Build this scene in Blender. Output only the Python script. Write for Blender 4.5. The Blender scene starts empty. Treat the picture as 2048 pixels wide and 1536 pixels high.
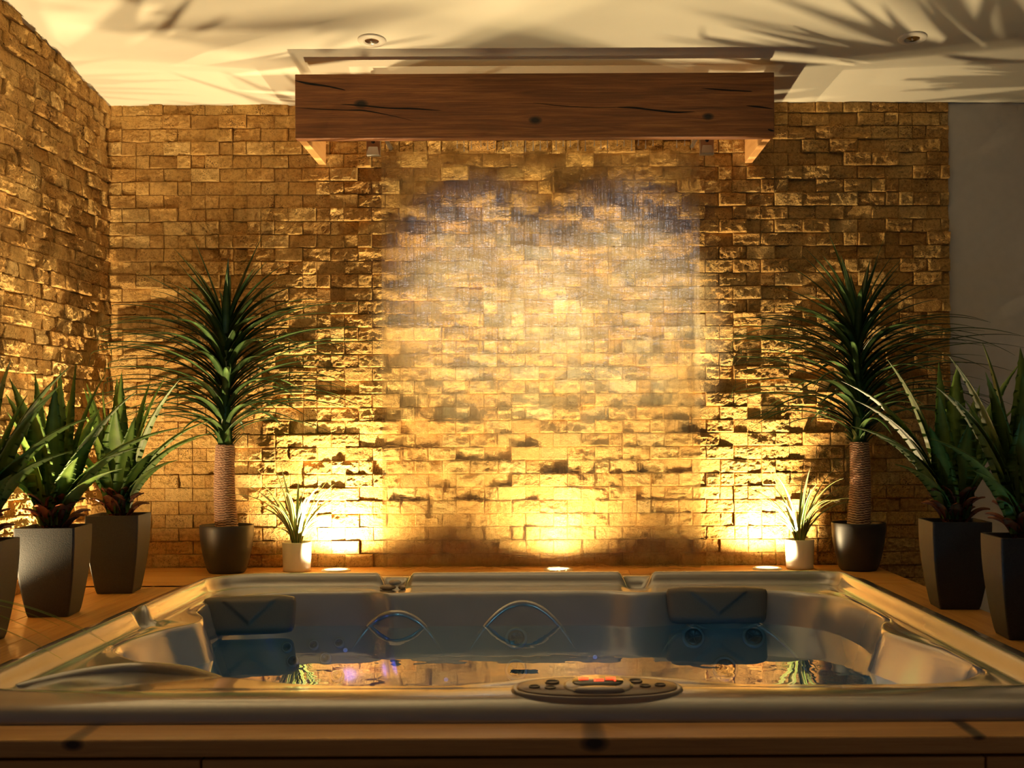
import bpy, math, random
import numpy as np
from mathutils import Vector, Matrix
PI = math.pi
sc = bpy.context.scene
C = sc.collection
D = 0.80            # deck top height above the room floor
WY = 4.56           # back wall plane

# ------------------------------------------------------------------ camera
cd = bpy.data.cameras.new('camera'); cam = bpy.data.objects.new('camera', cd); C.objects.link(cam)
cd.sensor_width = 36.0
cd.lens = 2400.0 / 2048.0 * 36.0
cd.shift_x = -(1085 - 1024) / 2048.0
cd.shift_y = (860 - 768) / 2048.0
cd.clip_start = 0.05
cd.dof.use_dof = True; cd.dof.focus_distance = 4.2; cd.dof.aperture_fstop = 7.5
CAMZ = D + 0.516
cam.matrix_world = Matrix.Translation((0, 0, CAMZ)) @ Matrix.Rotation(PI/2, 4, 'X') @ Matrix.Rotation(-0.0044, 4, 'Z')
sc.camera = cam
# ------------------------------------------------------------------ world, exposure
w = bpy.data.worlds.new('world'); sc.world = w; w.use_nodes = True
w.node_tree.nodes['Background'].inputs[0].default_value = (0.64, 0.52, 0.50, 1)
w.node_tree.nodes['Background'].inputs[1].default_value = 0.07
sc.view_settings.view_transform = 'Standard'; sc.view_settings.look = 'None'
sc.view_settings.exposure = 0.0; sc.view_settings.gamma = 1.0; sc.view_settings.use_curve_mapping = False
try:
    sc.cycles.max_bounces = 8; sc.cycles.diffuse_bounces = 4; sc.cycles.glossy_bounces = 4
    sc.cycles.transmission_bounces = 8; sc.cycles.transparent_max_bounces = 12
    sc.cycles.sample_clamp_indirect = 4.0; sc.cycles.caustics_refractive = False; sc.cycles.caustics_reflective = False
    sc.cycles.use_denoising = True
except Exception: pass

WARM = (1.0, 0.735, 0.37)
def lamp_light(name, parent, loc, aim, power, angle, color=WARM, blend=1.0, radius=0.03, kind='SPOT'):
    l = bpy.data.lights.new(name, kind); l.energy = power; l.color = color; l.shadow_soft_size = radius
    if kind == 'SPOT': l.spot_size = math.radians(angle); l.spot_blend = blend
    o = bpy.data.objects.new(name, l); C.objects.link(o); o.parent = parent
    o.location = loc
    d = Vector(aim).normalized(); o.rotation_euler = d.to_track_quat('-Z', 'Y').to_euler()
    return o

# ------------------------------------------------------------------ object helpers
def tag(o, label=None, cat=None, group=None, kind=None):
    if label: o['label'] = label
    if cat: o['category'] = cat
    if group: o['group'] = group
    if kind: o['kind'] = kind
    return o
def empty(name, loc=(0, 0, 0), rz=0.0):
    o = bpy.data.objects.new(name, None); C.objects.link(o); o.location = loc; o.rotation_euler = (0, 0, rz)
    o.empty_display_size = 0.05
    return o
def mesh_obj(name, verts, faces, mat, parent=None, smooth=True, attrs=None, bevel=0.0):
    me = bpy.data.meshes.new(name)
    if isinstance(verts, np.ndarray) and isinstance(faces, np.ndarray):
        n = len(verts); m = len(faces)
        me.vertices.add(n); me.vertices.foreach_set('co', verts.astype(np.float32).ravel())
        me.loops.add(m*4); me.loops.foreach_set('vertex_index', faces.astype(np.int32).ravel())
        me.polygons.add(m); me.polygons.foreach_set('loop_start', np.arange(0, m*4, 4, dtype=np.int32))
        me.polygons.foreach_set('loop_total', np.full(m, 4, dtype=np.int32))
        me.update(calc_edges=True); me.validate()
    else:
        me.from_pydata([tuple(v) for v in verts], [], faces); me.update()
    if attrs:
        for k, a in attrs.items():
            at = me.attributes.new(k, 'FLOAT', 'POINT'); at.data.foreach_set('value', np.asarray(a, dtype=np.float32))
    me.polygons.foreach_set('use_smooth', [smooth]*len(me.polygons))
    me.materials.append(mat)
    o = bpy.data.objects.new(name, me); C.objects.link(o)
    if parent: o.parent = parent
    if bevel > 0:
        b = o.modifiers.new('bevel', 'BEVEL'); b.width = bevel; b.segments = 3; b.limit_method = 'ANGLE'; b.angle_limit = math.radians(40)
        b.harden_normals = False
    return o
class MB:
    def __init__(s): s.v = []; s.f = []; s.a = []
    def add(s, v, f, a=0.0):
        n = len(s.v); s.v += [tuple(p) for p in v]; s.f += [tuple(i+n for i in q) for q in f]
        s.a += list(a) if hasattr(a, '__len__') else [a]*len(v)
    def box(s, x0, x1, y0, y1, z0, z1, a=0.0):
        s.add([(x0,y0,z0),(x1,y0,z0),(x1,y1,z0),(x0,y1,z0),(x0,y0,z1),(x1,y0,z1),(x1,y1,z1),(x0,y1,z1)],
              [(0,3,2,1),(4,5,6,7),(0,1,5,4),(1,2,6,5),(2,3,7,6),(3,0,4,7)], a)
    def lathe(s, prof, n=48, c=(0,0,0), a=0.0, rib=None):
        v = []; f = []
        for j, (r, z) in enumerate(prof):
            for i in range(n):
                t = 2*PI*i/n; v.append((c[0]+r*math.cos(t), c[1]+r*math.sin(t), c[2]+z))
        for j in range(len(prof)-1):
            for i in range(n):
                k = (i+1) % n; f.append((j*n+i, j*n+k, (j+1)*n+k, (j+1)*n+i))
        s.add(v, f, a)
    def tube(s, pts, rad, n=10, a=0.0):
        pts = [Vector(p) for p in pts]; v = []; f = []
        for j, p in enumerate(pts):
            d = (pts[min(j+1, len(pts)-1)] - pts[max(j-1, 0)]).normalized()
            u = d.cross(Vector((0.13, 0.31, 0.94))); u.normalize(); q = d.cross(u)
            r = rad[j] if hasattr(rad, '__len__') else rad
            for i in range(n):
                t = 2*PI*i/n; v.append(p + u*(r*math.cos(t)) + q*(r*math.sin(t)))
        for j in range(len(pts)-1):
            for i in range(n):
                k = (i+1) % n; f.append((j*n+i, j*n+k, (j+1)*n+k, (j+1)*n+i))
        f.append(tuple(range(n-1, -1, -1))); f.append(tuple(range((len(pts)-1)*n, len(pts)*n)))
        s.add(v, f, a)
    def build(s, name, mat, parent=None, smooth=True, bevel=0.0):
        return mesh_obj(name, s.v, s.f, mat, parent, smooth, {'tone': s.a}, bevel)

# ------------------------------------------------------------------ materials
def mat(name):
    m = bpy.data.materials.new(name); m.use_nodes = True; nt = m.node_tree
    return m, nt, nt.nodes['Principled BSDF'], nt.nodes['Material Output']
def N(nt, t, **k):
    n = nt.nodes.new(t)
    for a, b in k.items():
        if a.startswith('i_'): n.inputs[a[2:]].default_value = b
        elif a.startswith('n_'): n.inputs[int(a[2:])].default_value = b
        else: setattr(n, a, b)
    return n
def L(nt, a, b): nt.links.new(a, b)
def ramp(nt, src, stops):
    r = N(nt, 'ShaderNodeValToRGB'); L(nt, src, r.inputs[0])
    e = r.color_ramp.elements
    while len(e) < len(stops): e.new(0.5)
    for i, (p, c) in enumerate(stops): e[i].position = p; e[i].color = (c[0], c[1], c[2], 1)
    return r
def attr(nt, name): return N(nt, 'ShaderNodeAttribute', attribute_name=name)
def coords(nt, scale=(1,1,1), kind='Object'):
    tc = N(nt, 'ShaderNodeTexCoord'); mp = N(nt, 'ShaderNodeMapping'); mp.inputs['Scale'].default_value = scale
    L(nt, tc.outputs[kind], mp.inputs[0]); return mp.outputs[0]
def mixc(nt, fac, a, b, mode='MIX'):
    m = N(nt, 'ShaderNodeMix', data_type='RGBA', blend_type=mode)
    for s, v in ((m.inputs[0], fac), (m.inputs[6], a), (m.inputs[7], b)):
        if isinstance(v, bpy.types.NodeSocket): L(nt, v, s)
        elif isinstance(v, (tuple, list)): s.default_value = (v[0], v[1], v[2], 1)
        else: s.default_value = v
    return m.outputs[2]
def schlick(nt, f0, bump=None):
    # mirror share of a clear surface seen from either side
    g = N(nt, 'ShaderNodeNewGeometry'); d = N(nt, 'ShaderNodeVectorMath', operation='DOT_PRODUCT'); L(nt, g.outputs['Incoming'], d.inputs[0])
    L(nt, bump if bump is not None else g.outputs['Normal'], d.inputs[1])
    a = N(nt, 'ShaderNodeMath', operation='ABSOLUTE'); L(nt, d.outputs['Value'], a.inputs[0])
    s_ = N(nt, 'ShaderNodeMath', operation='SUBTRACT'); s_.inputs[0].default_value = 1.0; L(nt, a.outputs[0], s_.inputs[1]); s_.use_clamp = True
    p_ = N(nt, 'ShaderNodeMath', operation='POWER'); L(nt, s_.outputs[0], p_.inputs[0]); p_.inputs[1].default_value = 5.0
    m_ = N(nt, 'ShaderNodeMath', operation='MULTIPLY_ADD'); L(nt, p_.outputs[0], m_.inputs[0]); m_.inputs[1].default_value = 1-f0; m_.inputs[2].default_value = f0
    return m_
def simple(name, col, rough=0.5, metal=0.0, coat=0.0, noise=0.0, nscale=60, bump=0.0, spec=0.5):
    m, nt, p, o = mat(name)
    p.inputs['Roughness'].default_value = rough; p.inputs['Metallic'].default_value = metal
    p.inputs['Coat Weight'].default_value = coat; p.inputs['Specular IOR Level'].default_value = spec
    n = N(nt, 'ShaderNodeTexNoise', i_Scale=nscale, i_Detail=4); L(nt, coords(nt), n.inputs['Vector'])
    a = tuple(c*(1-noise) for c in col); b = tuple(min(1, c*(1+noise)) for c in col)
    r = ramp(nt, n.outputs[0], [(0.3, a), (0.7, b)]); L(nt, r.outputs[0], p.inputs['Base Color'])
    if bump > 0:
        bp = N(nt, 'ShaderNodeBump', i_Strength=1.0, i_Distance=bump); L(nt, n.outputs[0], bp.inputs['Height']); L(nt, bp.outputs[0], p.inputs['Normal'])
    return m
def emitter(name, col, s):
    m, nt, p, o = mat(name); p.inputs['Base Color'].default_value = (0.8, 0.8, 0.8, 1)
    p.inputs['Emission Color'].default_value = (*col, 1); p.inputs['Emission Strength'].default_value = s
    return m

def stone_mat():
    m, nt, p, o = mat('split_travertine')
    t = attr(nt, 'tone'); v = coords(nt)
    n1 = N(nt, 'ShaderNodeTexNoise', i_Scale=9, i_Detail=5); L(nt, v, n1.inputs['Vector'])
    n2 = N(nt, 'ShaderNodeTexNoise', i_Scale=75, i_Detail=6, i_Roughness=0.7); L(nt, v, n2.inputs['Vector'])
    base = ramp(nt, t.outputs['Fac'], [(0.0, (0.53,0.265,0.062)), (0.35, (0.69,0.385,0.105)), (0.7, (0.77,0.475,0.15)), (1.0, (0.84,0.61,0.27))])
    c1 = mixc(nt, 0.35, base.outputs[0], ramp(nt, n1.outputs[0], [(0.3,(0.58,0.32,0.10)),(0.7,(0.80,0.54,0.24))]).outputs[0])
    c2 = mixc(nt, 1.0, c1, ramp(nt, n2.outputs[0], [(0.32,(0.62,0.54,0.44)),(0.5,(0.97,0.96,0.94)),(0.7,(1.15,1.15,1.12))]).outputs[0], 'MULTIPLY')
    vo = N(nt, 'ShaderNodeTexVoronoi', i_Scale=150); L(nt, v, vo.inputs['Vector'])
    n3 = N(nt, 'ShaderNodeTexNoise', i_Scale=14, i_Detail=2); L(nt, v, n3.inputs['Vector'])
    pit = N(nt, 'ShaderNodeMath', operation='SUBTRACT'); L(nt, n3.outputs[0], pit.inputs[0]); L(nt, vo.outputs['Distance'], pit.inputs[1])
    pr = ramp(nt, pit.outputs[0], [(0.36,(0,0,0)),(0.46,(1,1,1))])
    c3 = mixc(nt, pr.outputs[0], c2, (0.16,0.09,0.045))
    L(nt, c3, p.inputs['Base Color']); p.inputs['Roughness'].default_value = 0.85; p.inputs['Specular IOR Level'].default_value = 0.25
    n4 = N(nt, 'ShaderNodeTexNoise', i_Scale=240, i_Detail=3, i_Roughness=0.6); L(nt, v, n4.inputs['Vector'])
    h0 = N(nt, 'ShaderNodeMath', operation='MULTIPLY_ADD'); L(nt, n4.outputs[0], h0.inputs[0]); h0.inputs[1].default_value = 0.45; L(nt, n2.outputs[0], h0.inputs[2])
    h = N(nt, 'ShaderNodeMath', operation='MULTIPLY_ADD'); L(nt, pr.outputs[0], h.inputs[0]); h.inputs[1].default_value = -1.0; L(nt, h0.outputs[0], h.inputs[2])
    b = N(nt, 'ShaderNodeBump', i_Strength=1.0, i_Distance=0.013); L(nt, h.outputs[0], b.inputs['Height']); L(nt, b.outputs[0], p.inputs['Normal'])
    return m
def wood_mat(name, cols, axis='X', scale=1.0, rough=0.45, knots=(), bump=0.002, coat=0.0):
    m, nt, p, o = mat(name)
    tc = N(nt, 'ShaderNodeTexCoord'); t = attr(nt, 'tone')
    off = N(nt, 'ShaderNodeCombineXYZ'); mul = N(nt, 'ShaderNodeMath', operation='MULTIPLY'); mul.inputs[1].default_value = 7.3
    L(nt, t.outputs['Fac'], mul.inputs[0])
    for i in range(3): L(nt, mul.outputs[0], off.inputs[i])
    ad = N(nt, 'ShaderNodeVectorMath', operation='ADD'); L(nt, tc.outputs['Object'], ad.inputs[0]); L(nt, off.outputs[0], ad.inputs[1])
    vec = ad.outputs[0]; kd = None
    for (kp, kr) in knots:
        dn = N(nt, 'ShaderNodeVectorMath', operation='SUBTRACT'); L(nt, tc.outputs['Object'], dn.inputs[0]); dn.inputs[1].default_value = kp
        sv = N(nt, 'ShaderNodeVectorMath', operation='MULTIPLY'); L(nt, dn.outputs[0], sv.inputs[0])
        sv.inputs[1].default_value = (0.6/kr, 0.05/kr, 1/kr) if axis == 'X' else (1/kr, 0.6/kr, 0.05/kr)
        ln = N(nt, 'ShaderNodeVectorMath', operation='LENGTH'); L(nt, sv.outputs[0], ln.inputs[0])
        g = N(nt, 'ShaderNodeMath', operation='MULTIPLY_ADD'); L(nt, ln.outputs['Value'], g.inputs[0]); g.inputs[1].default_value = -1.0; g.inputs[2].default_value = 1.0
        g.use_clamp = True
        g2 = N(nt, 'ShaderNodeMath', operation='MULTIPLY_ADD'); L(nt, ln.outputs['Value'], g2.inputs[0]); g2.inputs[1].default_value = -0.28; g2.inputs[2].default_value = 1.0; g2.use_clamp = True
        g3 = N(nt, 'ShaderNodeMath', operation='POWER'); L(nt, g2.outputs[0], g3.inputs[0]); g3.inputs[1].default_value = 2.5
        # the grain swings round a knot
        w2 = N(nt, 'ShaderNodeVectorMath', operation='SCALE'); L(nt, dn.outputs[0], w2.inputs[0]); 
        w3 = N(nt, 'ShaderNodeMath', operation='MULTIPLY'); L(nt, g3.outputs[0], w3.inputs[0]); w3.inputs[1].default_value = -0.75
        L(nt, w3.outputs[0], w2.inputs['Scale'])
        a2 = N(nt, 'ShaderNodeVectorMath', operation='ADD'); L(nt, vec, a2.inputs[0]); L(nt, w2.outputs[0], a2.inputs[1]); vec = a2.outputs[0]
        if kd is None: kd = g.outputs[0]
        else:
            mx = N(nt, 'ShaderNodeMath', operation='MAXIMUM'); L(nt, kd, mx.inputs[0]); L(nt, g.outputs[0], mx.inputs[1]); kd = mx.outputs[0]
    mp = N(nt, 'ShaderNodeMapping'); L(nt, vec, mp.inputs[0])
    s = scale
    mp.inputs['Scale'].default_value = (1.3*s, 22*s, 22*s) if axis == 'X' else (22*s, 1.3*s, 22*s)
    n = N(nt, 'ShaderNodeTexNoise', i_Scale=1.6, i_Detail=6, i_Roughness=0.6, i_Distortion=0.8); L(nt, mp.outputs[0], n.inputs['Vector'])
    mp2 = N(nt, 'ShaderNodeMapping'); L(nt, vec, mp2.inputs[0])
    mp2.inputs['Scale'].default_value = (3*s, 130*s, 130*s) if axis == 'X' else (130*s, 3*s, 130*s)
    n2 = N(nt, 'ShaderNodeTexNoise', i_Scale=1.5, i_Detail=5, i_Roughness=0.7); L(nt, mp2.outputs[0], n2.inputs['Vector'])
    mx = N(nt, 'ShaderNodeMath', operation='MULTIPLY_ADD'); L(nt, n2.outputs[0], mx.inputs[0]); mx.inputs[1].default_value = 0.45
    m2 = N(nt, 'ShaderNodeMath', operation='MULTIPLY'); L(nt, n.outputs[0], m2.inputs[0]); m2.inputs[1].default_value = 0.6; L(nt, m2.outputs[0], mx.inputs[2])
    r = ramp(nt, mx.outputs[0], [(0.36, cols[0]), (0.52, cols[1]), (0.68, cols[2])])
    c = mixc(nt, 0.35, r.outputs[0], ramp(nt, t.outputs['Fac'], [(0.0, cols[0]), (0.5, cols[1]), (1.0, cols[2])]).outputs[0])
    if kd is not None:
        kr_ = ramp(nt, kd, [(0.0, (0,0,0)), (0.25, (0.6,0.6,0.6)), (0.6, (1,1,1))])
        c = mixc(nt, kr_.outputs[0], c, tuple(x*0.12 for x in cols[0]))
    L(nt, c, p.inputs['Base Color']); p.inputs['Roughness'].default_value = rough; p.inputs['Coat Weight'].default_value = coat
    b = N(nt, 'ShaderNodeBump', i_Strength=1.0, i_Distance=bump); L(nt, mx.outputs[0], b.inputs['Height']); L(nt, b.outputs[0], p.inputs['Normal'])
    return m
def leaf_mat(name, dark, light, edge=None, trans=0.25, rough=0.38):
    m, nt, p, o = mat(name)
    a = attr(nt, 'mid'); n = N(nt, 'ShaderNodeTexNoise', i_Scale=28, i_Detail=4); L(nt, coords(nt), n.inputs['Vector'])
    t = attr(nt, 'tone')
    c = mixc(nt, a.outputs['Fac'], dark, light)
    if edge: c = mixc(nt, ramp(nt, a.outputs['Fac'], [(0.0,(1,1,1)),(0.45,(1,1,1)),(0.6,(0,0,0))]).outputs[0], c, edge)
    c = mixc(nt, 0.6, c, ramp(nt, n.outputs[0], [(0.3,(0.55,0.55,0.5)),(0.7,(1.25,1.2,1.1))]).outputs[0], 'MULTIPLY')
    c = mixc(nt, t.outputs['Fac'], c, mixc(nt, 1.0, c, (0.55,0.6,0.6), 'MULTIPLY'))
    L(nt, c, p.inputs['Base Color']); p.inputs['Roughness'].default_value = rough; p.inputs['Specular IOR Level'].default_value = 0.45
    tr = N(nt, 'ShaderNodeBsdfTranslucent'); L(nt, c, tr.inputs['Color'])
    mx = N(nt, 'ShaderNodeMixShader'); mx.inputs[0].default_value = trans
    L(nt, p.outputs[0], mx.inputs[1]); L(nt, tr.outputs[0], mx.inputs[2]); L(nt, mx.outputs[0], o.inputs['Surface'])
    return m

M = {}
M['stone'] = stone_mat()
M['plaster'] = simple('white_plaster', (0.68,0.64,0.60), 0.9, noise=0.03, nscale=30, bump=0.0008)
M['ceiling'] = simple('ceiling_paint', (0.72,0.68,0.58), 0.9, noise=0.015, nscale=8, bump=0.0)
M['floor'] = simple('grey_floor_tile', (0.25,0.22,0.2), 0.5, noise=0.15, nscale=6)
DK = ((0.36,0.15,0.03), (0.58,0.28,0.065), (0.72,0.40,0.11))
M['deck_x'] = wood_mat('pine_deck_across', DK, 'X', coat=0.15)
M['deck_y'] = wood_mat('pine_deck_along', DK, 'Y', coat=0.15)
M['fascia'] = wood_mat('pine_fascia', ((0.38,0.17,0.045),(0.60,0.30,0.085),(0.75,0.43,0.15)), 'X', scale=0.8,
    knots=(((-0.79,2.02,D-0.008),0.013),((0.085,2.02,D-0.01),0.017),((0.73,2.06,D),0.009)), coat=0.2)
M['droplet'] = None
M['beam'] = wood_mat('dark_oiled_beam', ((0.055,0.016,0.004),(0.21,0.072,0.018),(0.46,0.19,0.05)), 'X', scale=1.3, rough=0.5,
    knots=(((-0.621,4.14,2.444),0.017),((-0.02,4.14,2.385),0.016),((0.576,4.14,2.395),0.014)), bump=0.004)
M['pine'] = wood_mat('raw_pine', ((0.45,0.2,0.06),(0.62,0.32,0.11),(0.7,0.42,0.18)), 'Y', rough=0.6)
M['crack'] = simple('crack_shadow_wood', (0.006,0.004,0.004), 0.9)
M['steel'] = simple('brushed_steel', (0.62,0.6,0.56), 0.28, metal=1.0, noise=0.05)
M['screw'] = simple('dark_screw', (0.02,0.02,0.02), 0.4, metal=0.6)
M['charcoal'] = simple('charcoal_planter', (0.022,0.022,0.024), 0.62, noise=0.35, nscale=420, bump=0.0006)
M['charcoal_smooth'] = simple('smooth_charcoal_planter', (0.014,0.014,0.016), 0.48, noise=0.1, nscale=200)
M['white_pot'] = simple('cream_ceramic', (0.80,0.74,0.66), 0.35, noise=0.02, coat=0.3)
M['soil'] = simple('potting_soil', (0.035,0.02,0.012), 0.95, noise=0.5, nscale=120, bump=0.006)
M['agave'] = leaf_mat('agave_leaf', (0.12,0.235,0.035), (0.25,0.38,0.085), trans=0.18, rough=0.5)
M['dracaena'] = leaf_mat('dracaena_leaf', (0.045,0.105,0.028), (0.13,0.21,0.075), trans=0.15, rough=0.30)
M['variegated'] = leaf_mat('variegated_leaf', (0.06,0.14,0.03), (0.10,0.20,0.05), edge=(0.62,0.62,0.26), trans=0.3, rough=0.32)
M['bract'] = leaf_mat('agave_bract', (0.34,0.09,0.05), (0.50,0.20,0.08), trans=0.12, rough=0.5)
M['grass'] = leaf_mat('grass_blade', (0.18,0.34,0.07), (0.3,0.45,0.14), trans=0.3, rough=0.4)
M['bark'] = simple('fibrous_trunk', (0.42,0.25,0.15), 0.85, noise=0.18, nscale=70, bump=0.002)
m, nt, p, o = mat('ringed_bark'); M['bark'] = m
t = attr(nt, 'tone'); n = N(nt, 'ShaderNodeTexNoise', i_Scale=90, i_Detail=4); L(nt, coords(nt), n.inputs['Vector'])
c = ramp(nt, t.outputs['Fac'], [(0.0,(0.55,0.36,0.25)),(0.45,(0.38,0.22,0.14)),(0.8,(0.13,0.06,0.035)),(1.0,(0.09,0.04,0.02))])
L(nt, mixc(nt, 0.5, c.outputs[0], ramp(nt, n.outputs[0], [(0.3,(0.6,0.55,0.5)),(0.7,(1.1,1.1,1.1))]).outputs[0], 'MULTIPLY'), p.inputs['Base Color']); p.inputs['Roughness'].default_value = 0.85
m, nt, p, o = mat('glinting_drops'); M['droplet'] = m
p.inputs['Base Color'].default_value = (0.9, 0.88, 0.8, 1); p.inputs['Roughness'].default_value = 0.05
tp = N(nt, 'ShaderNodeBsdfTransparent'); mx = N(nt, 'ShaderNodeMixShader'); mx.inputs[0].default_value = 0.55
L(nt, p.outputs[0], mx.inputs[1]); L(nt, tp.outputs[0], mx.inputs[2]); L(nt, mx.outputs[0], o.inputs['Surface'])
M['white_ring'] = simple('white_lamp_ring', (0.72,0.66,0.58), 0.4)
M['reflector'] = simple('lamp_reflector', (0.7,0.66,0.55), 0.15, metal=1.0)
M['uplight_lens'] = emitter('lit_lens', (1.0,0.78,0.40), 14.0)
M['led_lens'] = emitter('blue_led', (0.12,0.12,1.0), 0.15)
M['pillow'] = simple('taupe_headrest_foam', (0.115,0.10,0.085), 0.55, noise=0.06, nscale=300, bump=0.0003)
M['jet'] = simple('grey_jet', (0.12,0.13,0.14), 0.3, metal=0.5)
M['jet_trim'] = simple('light_jet_trim', (0.30,0.31,0.31), 0.25, coat=0.5)
M['panel'] = simple('bronze_control_face', (0.22,0.14,0.09), 0.35, coat=0.4)
M['panel_rim'] = simple('pale_control_rim', (0.36,0.31,0.26), 0.25, coat=0.6)
M['button'] = simple('dark_button_ring', (0.03,0.02,0.02), 0.3)
M['display'] = simple('black_display', (0.012,0.006,0.006), 0.08, coat=1.0)
M['red_led'] = emitter('red_digit', (1.0,0.05,0.008), 1.6)
M['pebble'] = simple('brown_pebble', (0.42,0.33,0.24), 0.45, noise=0.25, nscale=40)
M['cloth'] = simple('pale_cloth', (0.6,0.52,0.44), 0.9, noise=0.1, nscale=20, bump=0.004)

m, nt, p, o = mat('pearl_acrylic'); M['acrylic'] = m
n = N(nt, 'ShaderNodeTexNoise', i_Scale=5, i_Detail=3); L(nt, coords(nt), n.inputs['Vector'])
L(nt, ramp(nt, n.outputs[0], [(0.3,(0.36,0.345,0.335)),(0.7,(0.42,0.40,0.385))]).outputs[0], p.inputs['Base Color'])
p.inputs['Metallic'].default_value = 0.45; p.inputs['Roughness'].default_value = 0.22
p.inputs['Coat Weight'].default_value = 1.0; p.inputs['Coat Roughness'].default_value = 0.08

# still water: see-through with a tint, mirror-like at grazing angles, ripples in its normals
m, nt, p, o = mat('clear_water'); M['water'] = m
v = coords(nt, (1, 1, 1))
nz = N(nt, 'ShaderNodeTexNoise', i_Scale=7, i_Detail=2); L(nt, v, nz.inputs['Vector'])
nz2 = N(nt, 'ShaderNodeTexNoise', i_Scale=60, i_Detail=3, i_Distortion=0.6); L(nt, v, nz2.inputs['Vector'])
dn = N(nt, 'ShaderNodeVectorMath', operation='SUBTRACT'); L(nt, v, dn.inputs[0]); dn.inputs[1].default_value = (0.08, 2.75, D-0.098)
ds = N(nt, 'ShaderNodeVectorMath', operation='MULTIPLY'); L(nt, dn.outputs[0], ds.inputs[0]); ds.inputs[1].default_value = (2.6, 7.0, 1.0)
ln = N(nt, 'ShaderNodeVectorMath', operation='LENGTH'); L(nt, ds.outputs[0], ln.inputs[0])
gg = ramp(nt, ln.outputs['Value'], [(0.0,(1,1,1)),(0.55,(0.5,0.5,0.5)),(1.0,(0.0,0.0,0.0))])
mm = N(nt, 'ShaderNodeMath', operation='MULTIPLY'); L(nt, nz2.outputs[0], mm.inputs[0]); L(nt, gg.outputs[0], mm.inputs[1])
ma = N(nt, 'ShaderNodeMath', operation='MULTIPLY_ADD'); L(nt, nz.outputs[0], ma.inputs[0]); ma.inputs[1].default_value = 0.18; L(nt, mm.outputs[0], ma.inputs[2])
bp = N(nt, 'ShaderNodeBump', i_Strength=1.0, i_Distance=0.006); L(nt, ma.outputs[0], bp.inputs['Height'])
fr = schlick(nt, 0.02, bp.outputs[0])
tp = N(nt, 'ShaderNodeBsdfTransparent'); tp.inputs[0].default_value = (0.50, 0.70, 0.74, 1)
gl = N(nt, 'ShaderNodeBsdfGlossy', i_Roughness=0.0); gl.inputs[0].default_value = (1,1,1,1); L(nt, bp.outputs[0], gl.inputs['Normal'])
mx = N(nt, 'ShaderNodeMixShader'); L(nt, fr.outputs[0], mx.inputs[0]); L(nt, tp.outputs[0], mx.inputs[1]); L(nt, gl.outputs[0], mx.inputs[2])
L(nt, mx.outputs[0], o.inputs['Surface'])

m, nt, p, o = mat('clear_glass'); M['glass'] = m
fr = schlick(nt, 0.03)
tp = N(nt, 'ShaderNodeBsdfTransparent'); tp.inputs[0].default_value = (0.99, 1.0, 0.98, 1)
gl = N(nt, 'ShaderNodeBsdfGlossy', i_Roughness=0.02)
mx = N(nt, 'ShaderNodeMixShader'); L(nt, fr.outputs[0], mx.inputs[0]); L(nt, tp.outputs[0], mx.inputs[1]); L(nt, gl.outputs[0], mx.inputs[2])
L(nt, mx.outputs[0], o.inputs['Surface'])

# film of water running down the glass
m, nt, p, o = mat('running_water_film'); M['film'] = m
v1 = coords(nt, (34, 1, 3.2)); v2 = coords(nt, (150, 1, 7)); v3 = coords(nt, (7, 1, 26))
a1 = N(nt, 'ShaderNodeTexNoise', i_Scale=1, i_Detail=2, i_Distortion=0.4); L(nt, v1, a1.inputs['Vector'])
a2 = N(nt, 'ShaderNodeTexNoise', i_Scale=1, i_Detail=3); L(nt, v2, a2.inputs['Vector'])
a3 = N(nt, 'ShaderNodeTexNoise', i_Scale=1, i_Detail=3, i_Distortion=0.8); L(nt, v3, a3.inputs['Vector'])
s1 = N(nt, 'ShaderNodeMath', operation='MULTIPLY_ADD'); L(nt, a2.outputs[0], s1.inputs[0]); s1.inputs[1].default_value = 0.22; L(nt, a1.outputs[0], s1.inputs[2])
s2 = N(nt, 'ShaderNodeMath', operation='MULTIPLY_ADD'); L(nt, a3.outputs[0], s2.inputs[0]); s2.inputs[1].default_value = 0.8; L(nt, s1.outputs[0], s2.inputs[2])
a4 = N(nt, 'ShaderNodeTexNoise', i_Scale=1, i_Detail=0); L(nt, coords(nt, (70, 1, 420)), a4.inputs['Vector'])
s3 = N(nt, 'ShaderNodeMath', operation='MULTIPLY_ADD'); L(nt, a4.outputs[0], s3.inputs[0]); s3.inputs[1].default_value = 0.07; L(nt, s2.outputs[0], s3.inputs[2])
bp = N(nt, 'ShaderNodeBump', i_Strength=1.0, i_Distance=0.010); L(nt, s3.outputs[0], bp.inputs['Height'])
rf = N(nt, 'ShaderNodeBsdfRefraction', i_Roughness=0.14, i_IOR=1.22); rf.inputs[0].default_value = (1,1,0.98,1); L(nt, bp.outputs[0], rf.inputs['Normal'])
tp = N(nt, 'ShaderNodeBsdfTransparent'); tp.inputs[0].default_value = (1, 1, 1, 1)
gl = N(nt, 'ShaderNodeBsdfGlossy', i_Roughness=0.25); L(nt, bp.outputs[0], gl.inputs['Normal'])
mx = N(nt, 'ShaderNodeMixShader'); mx.inputs[0].default_value = 0.36; L(nt, rf.outputs[0], mx.inputs[1]); L(nt, tp.outputs[0], mx.inputs[2])
m2 = N(nt, 'ShaderNodeMixShader'); m2.inputs[0].default_value = 0.004; 
df = N(nt, 'ShaderNodeBsdfDiffuse'); df.inputs[0].default_value = (0.95, 0.96, 0.9, 1); tl = N(nt, 'ShaderNodeBsdfTranslucent'); tl.inputs[0].default_value = (0.95, 0.96, 0.9, 1)
md = N(nt, 'ShaderNodeMixShader'); md.inputs[0].default_value = 0.5; L(nt, df.outputs[0], md.inputs[1]); L(nt, tl.outputs[0], md.inputs[2])
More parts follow.
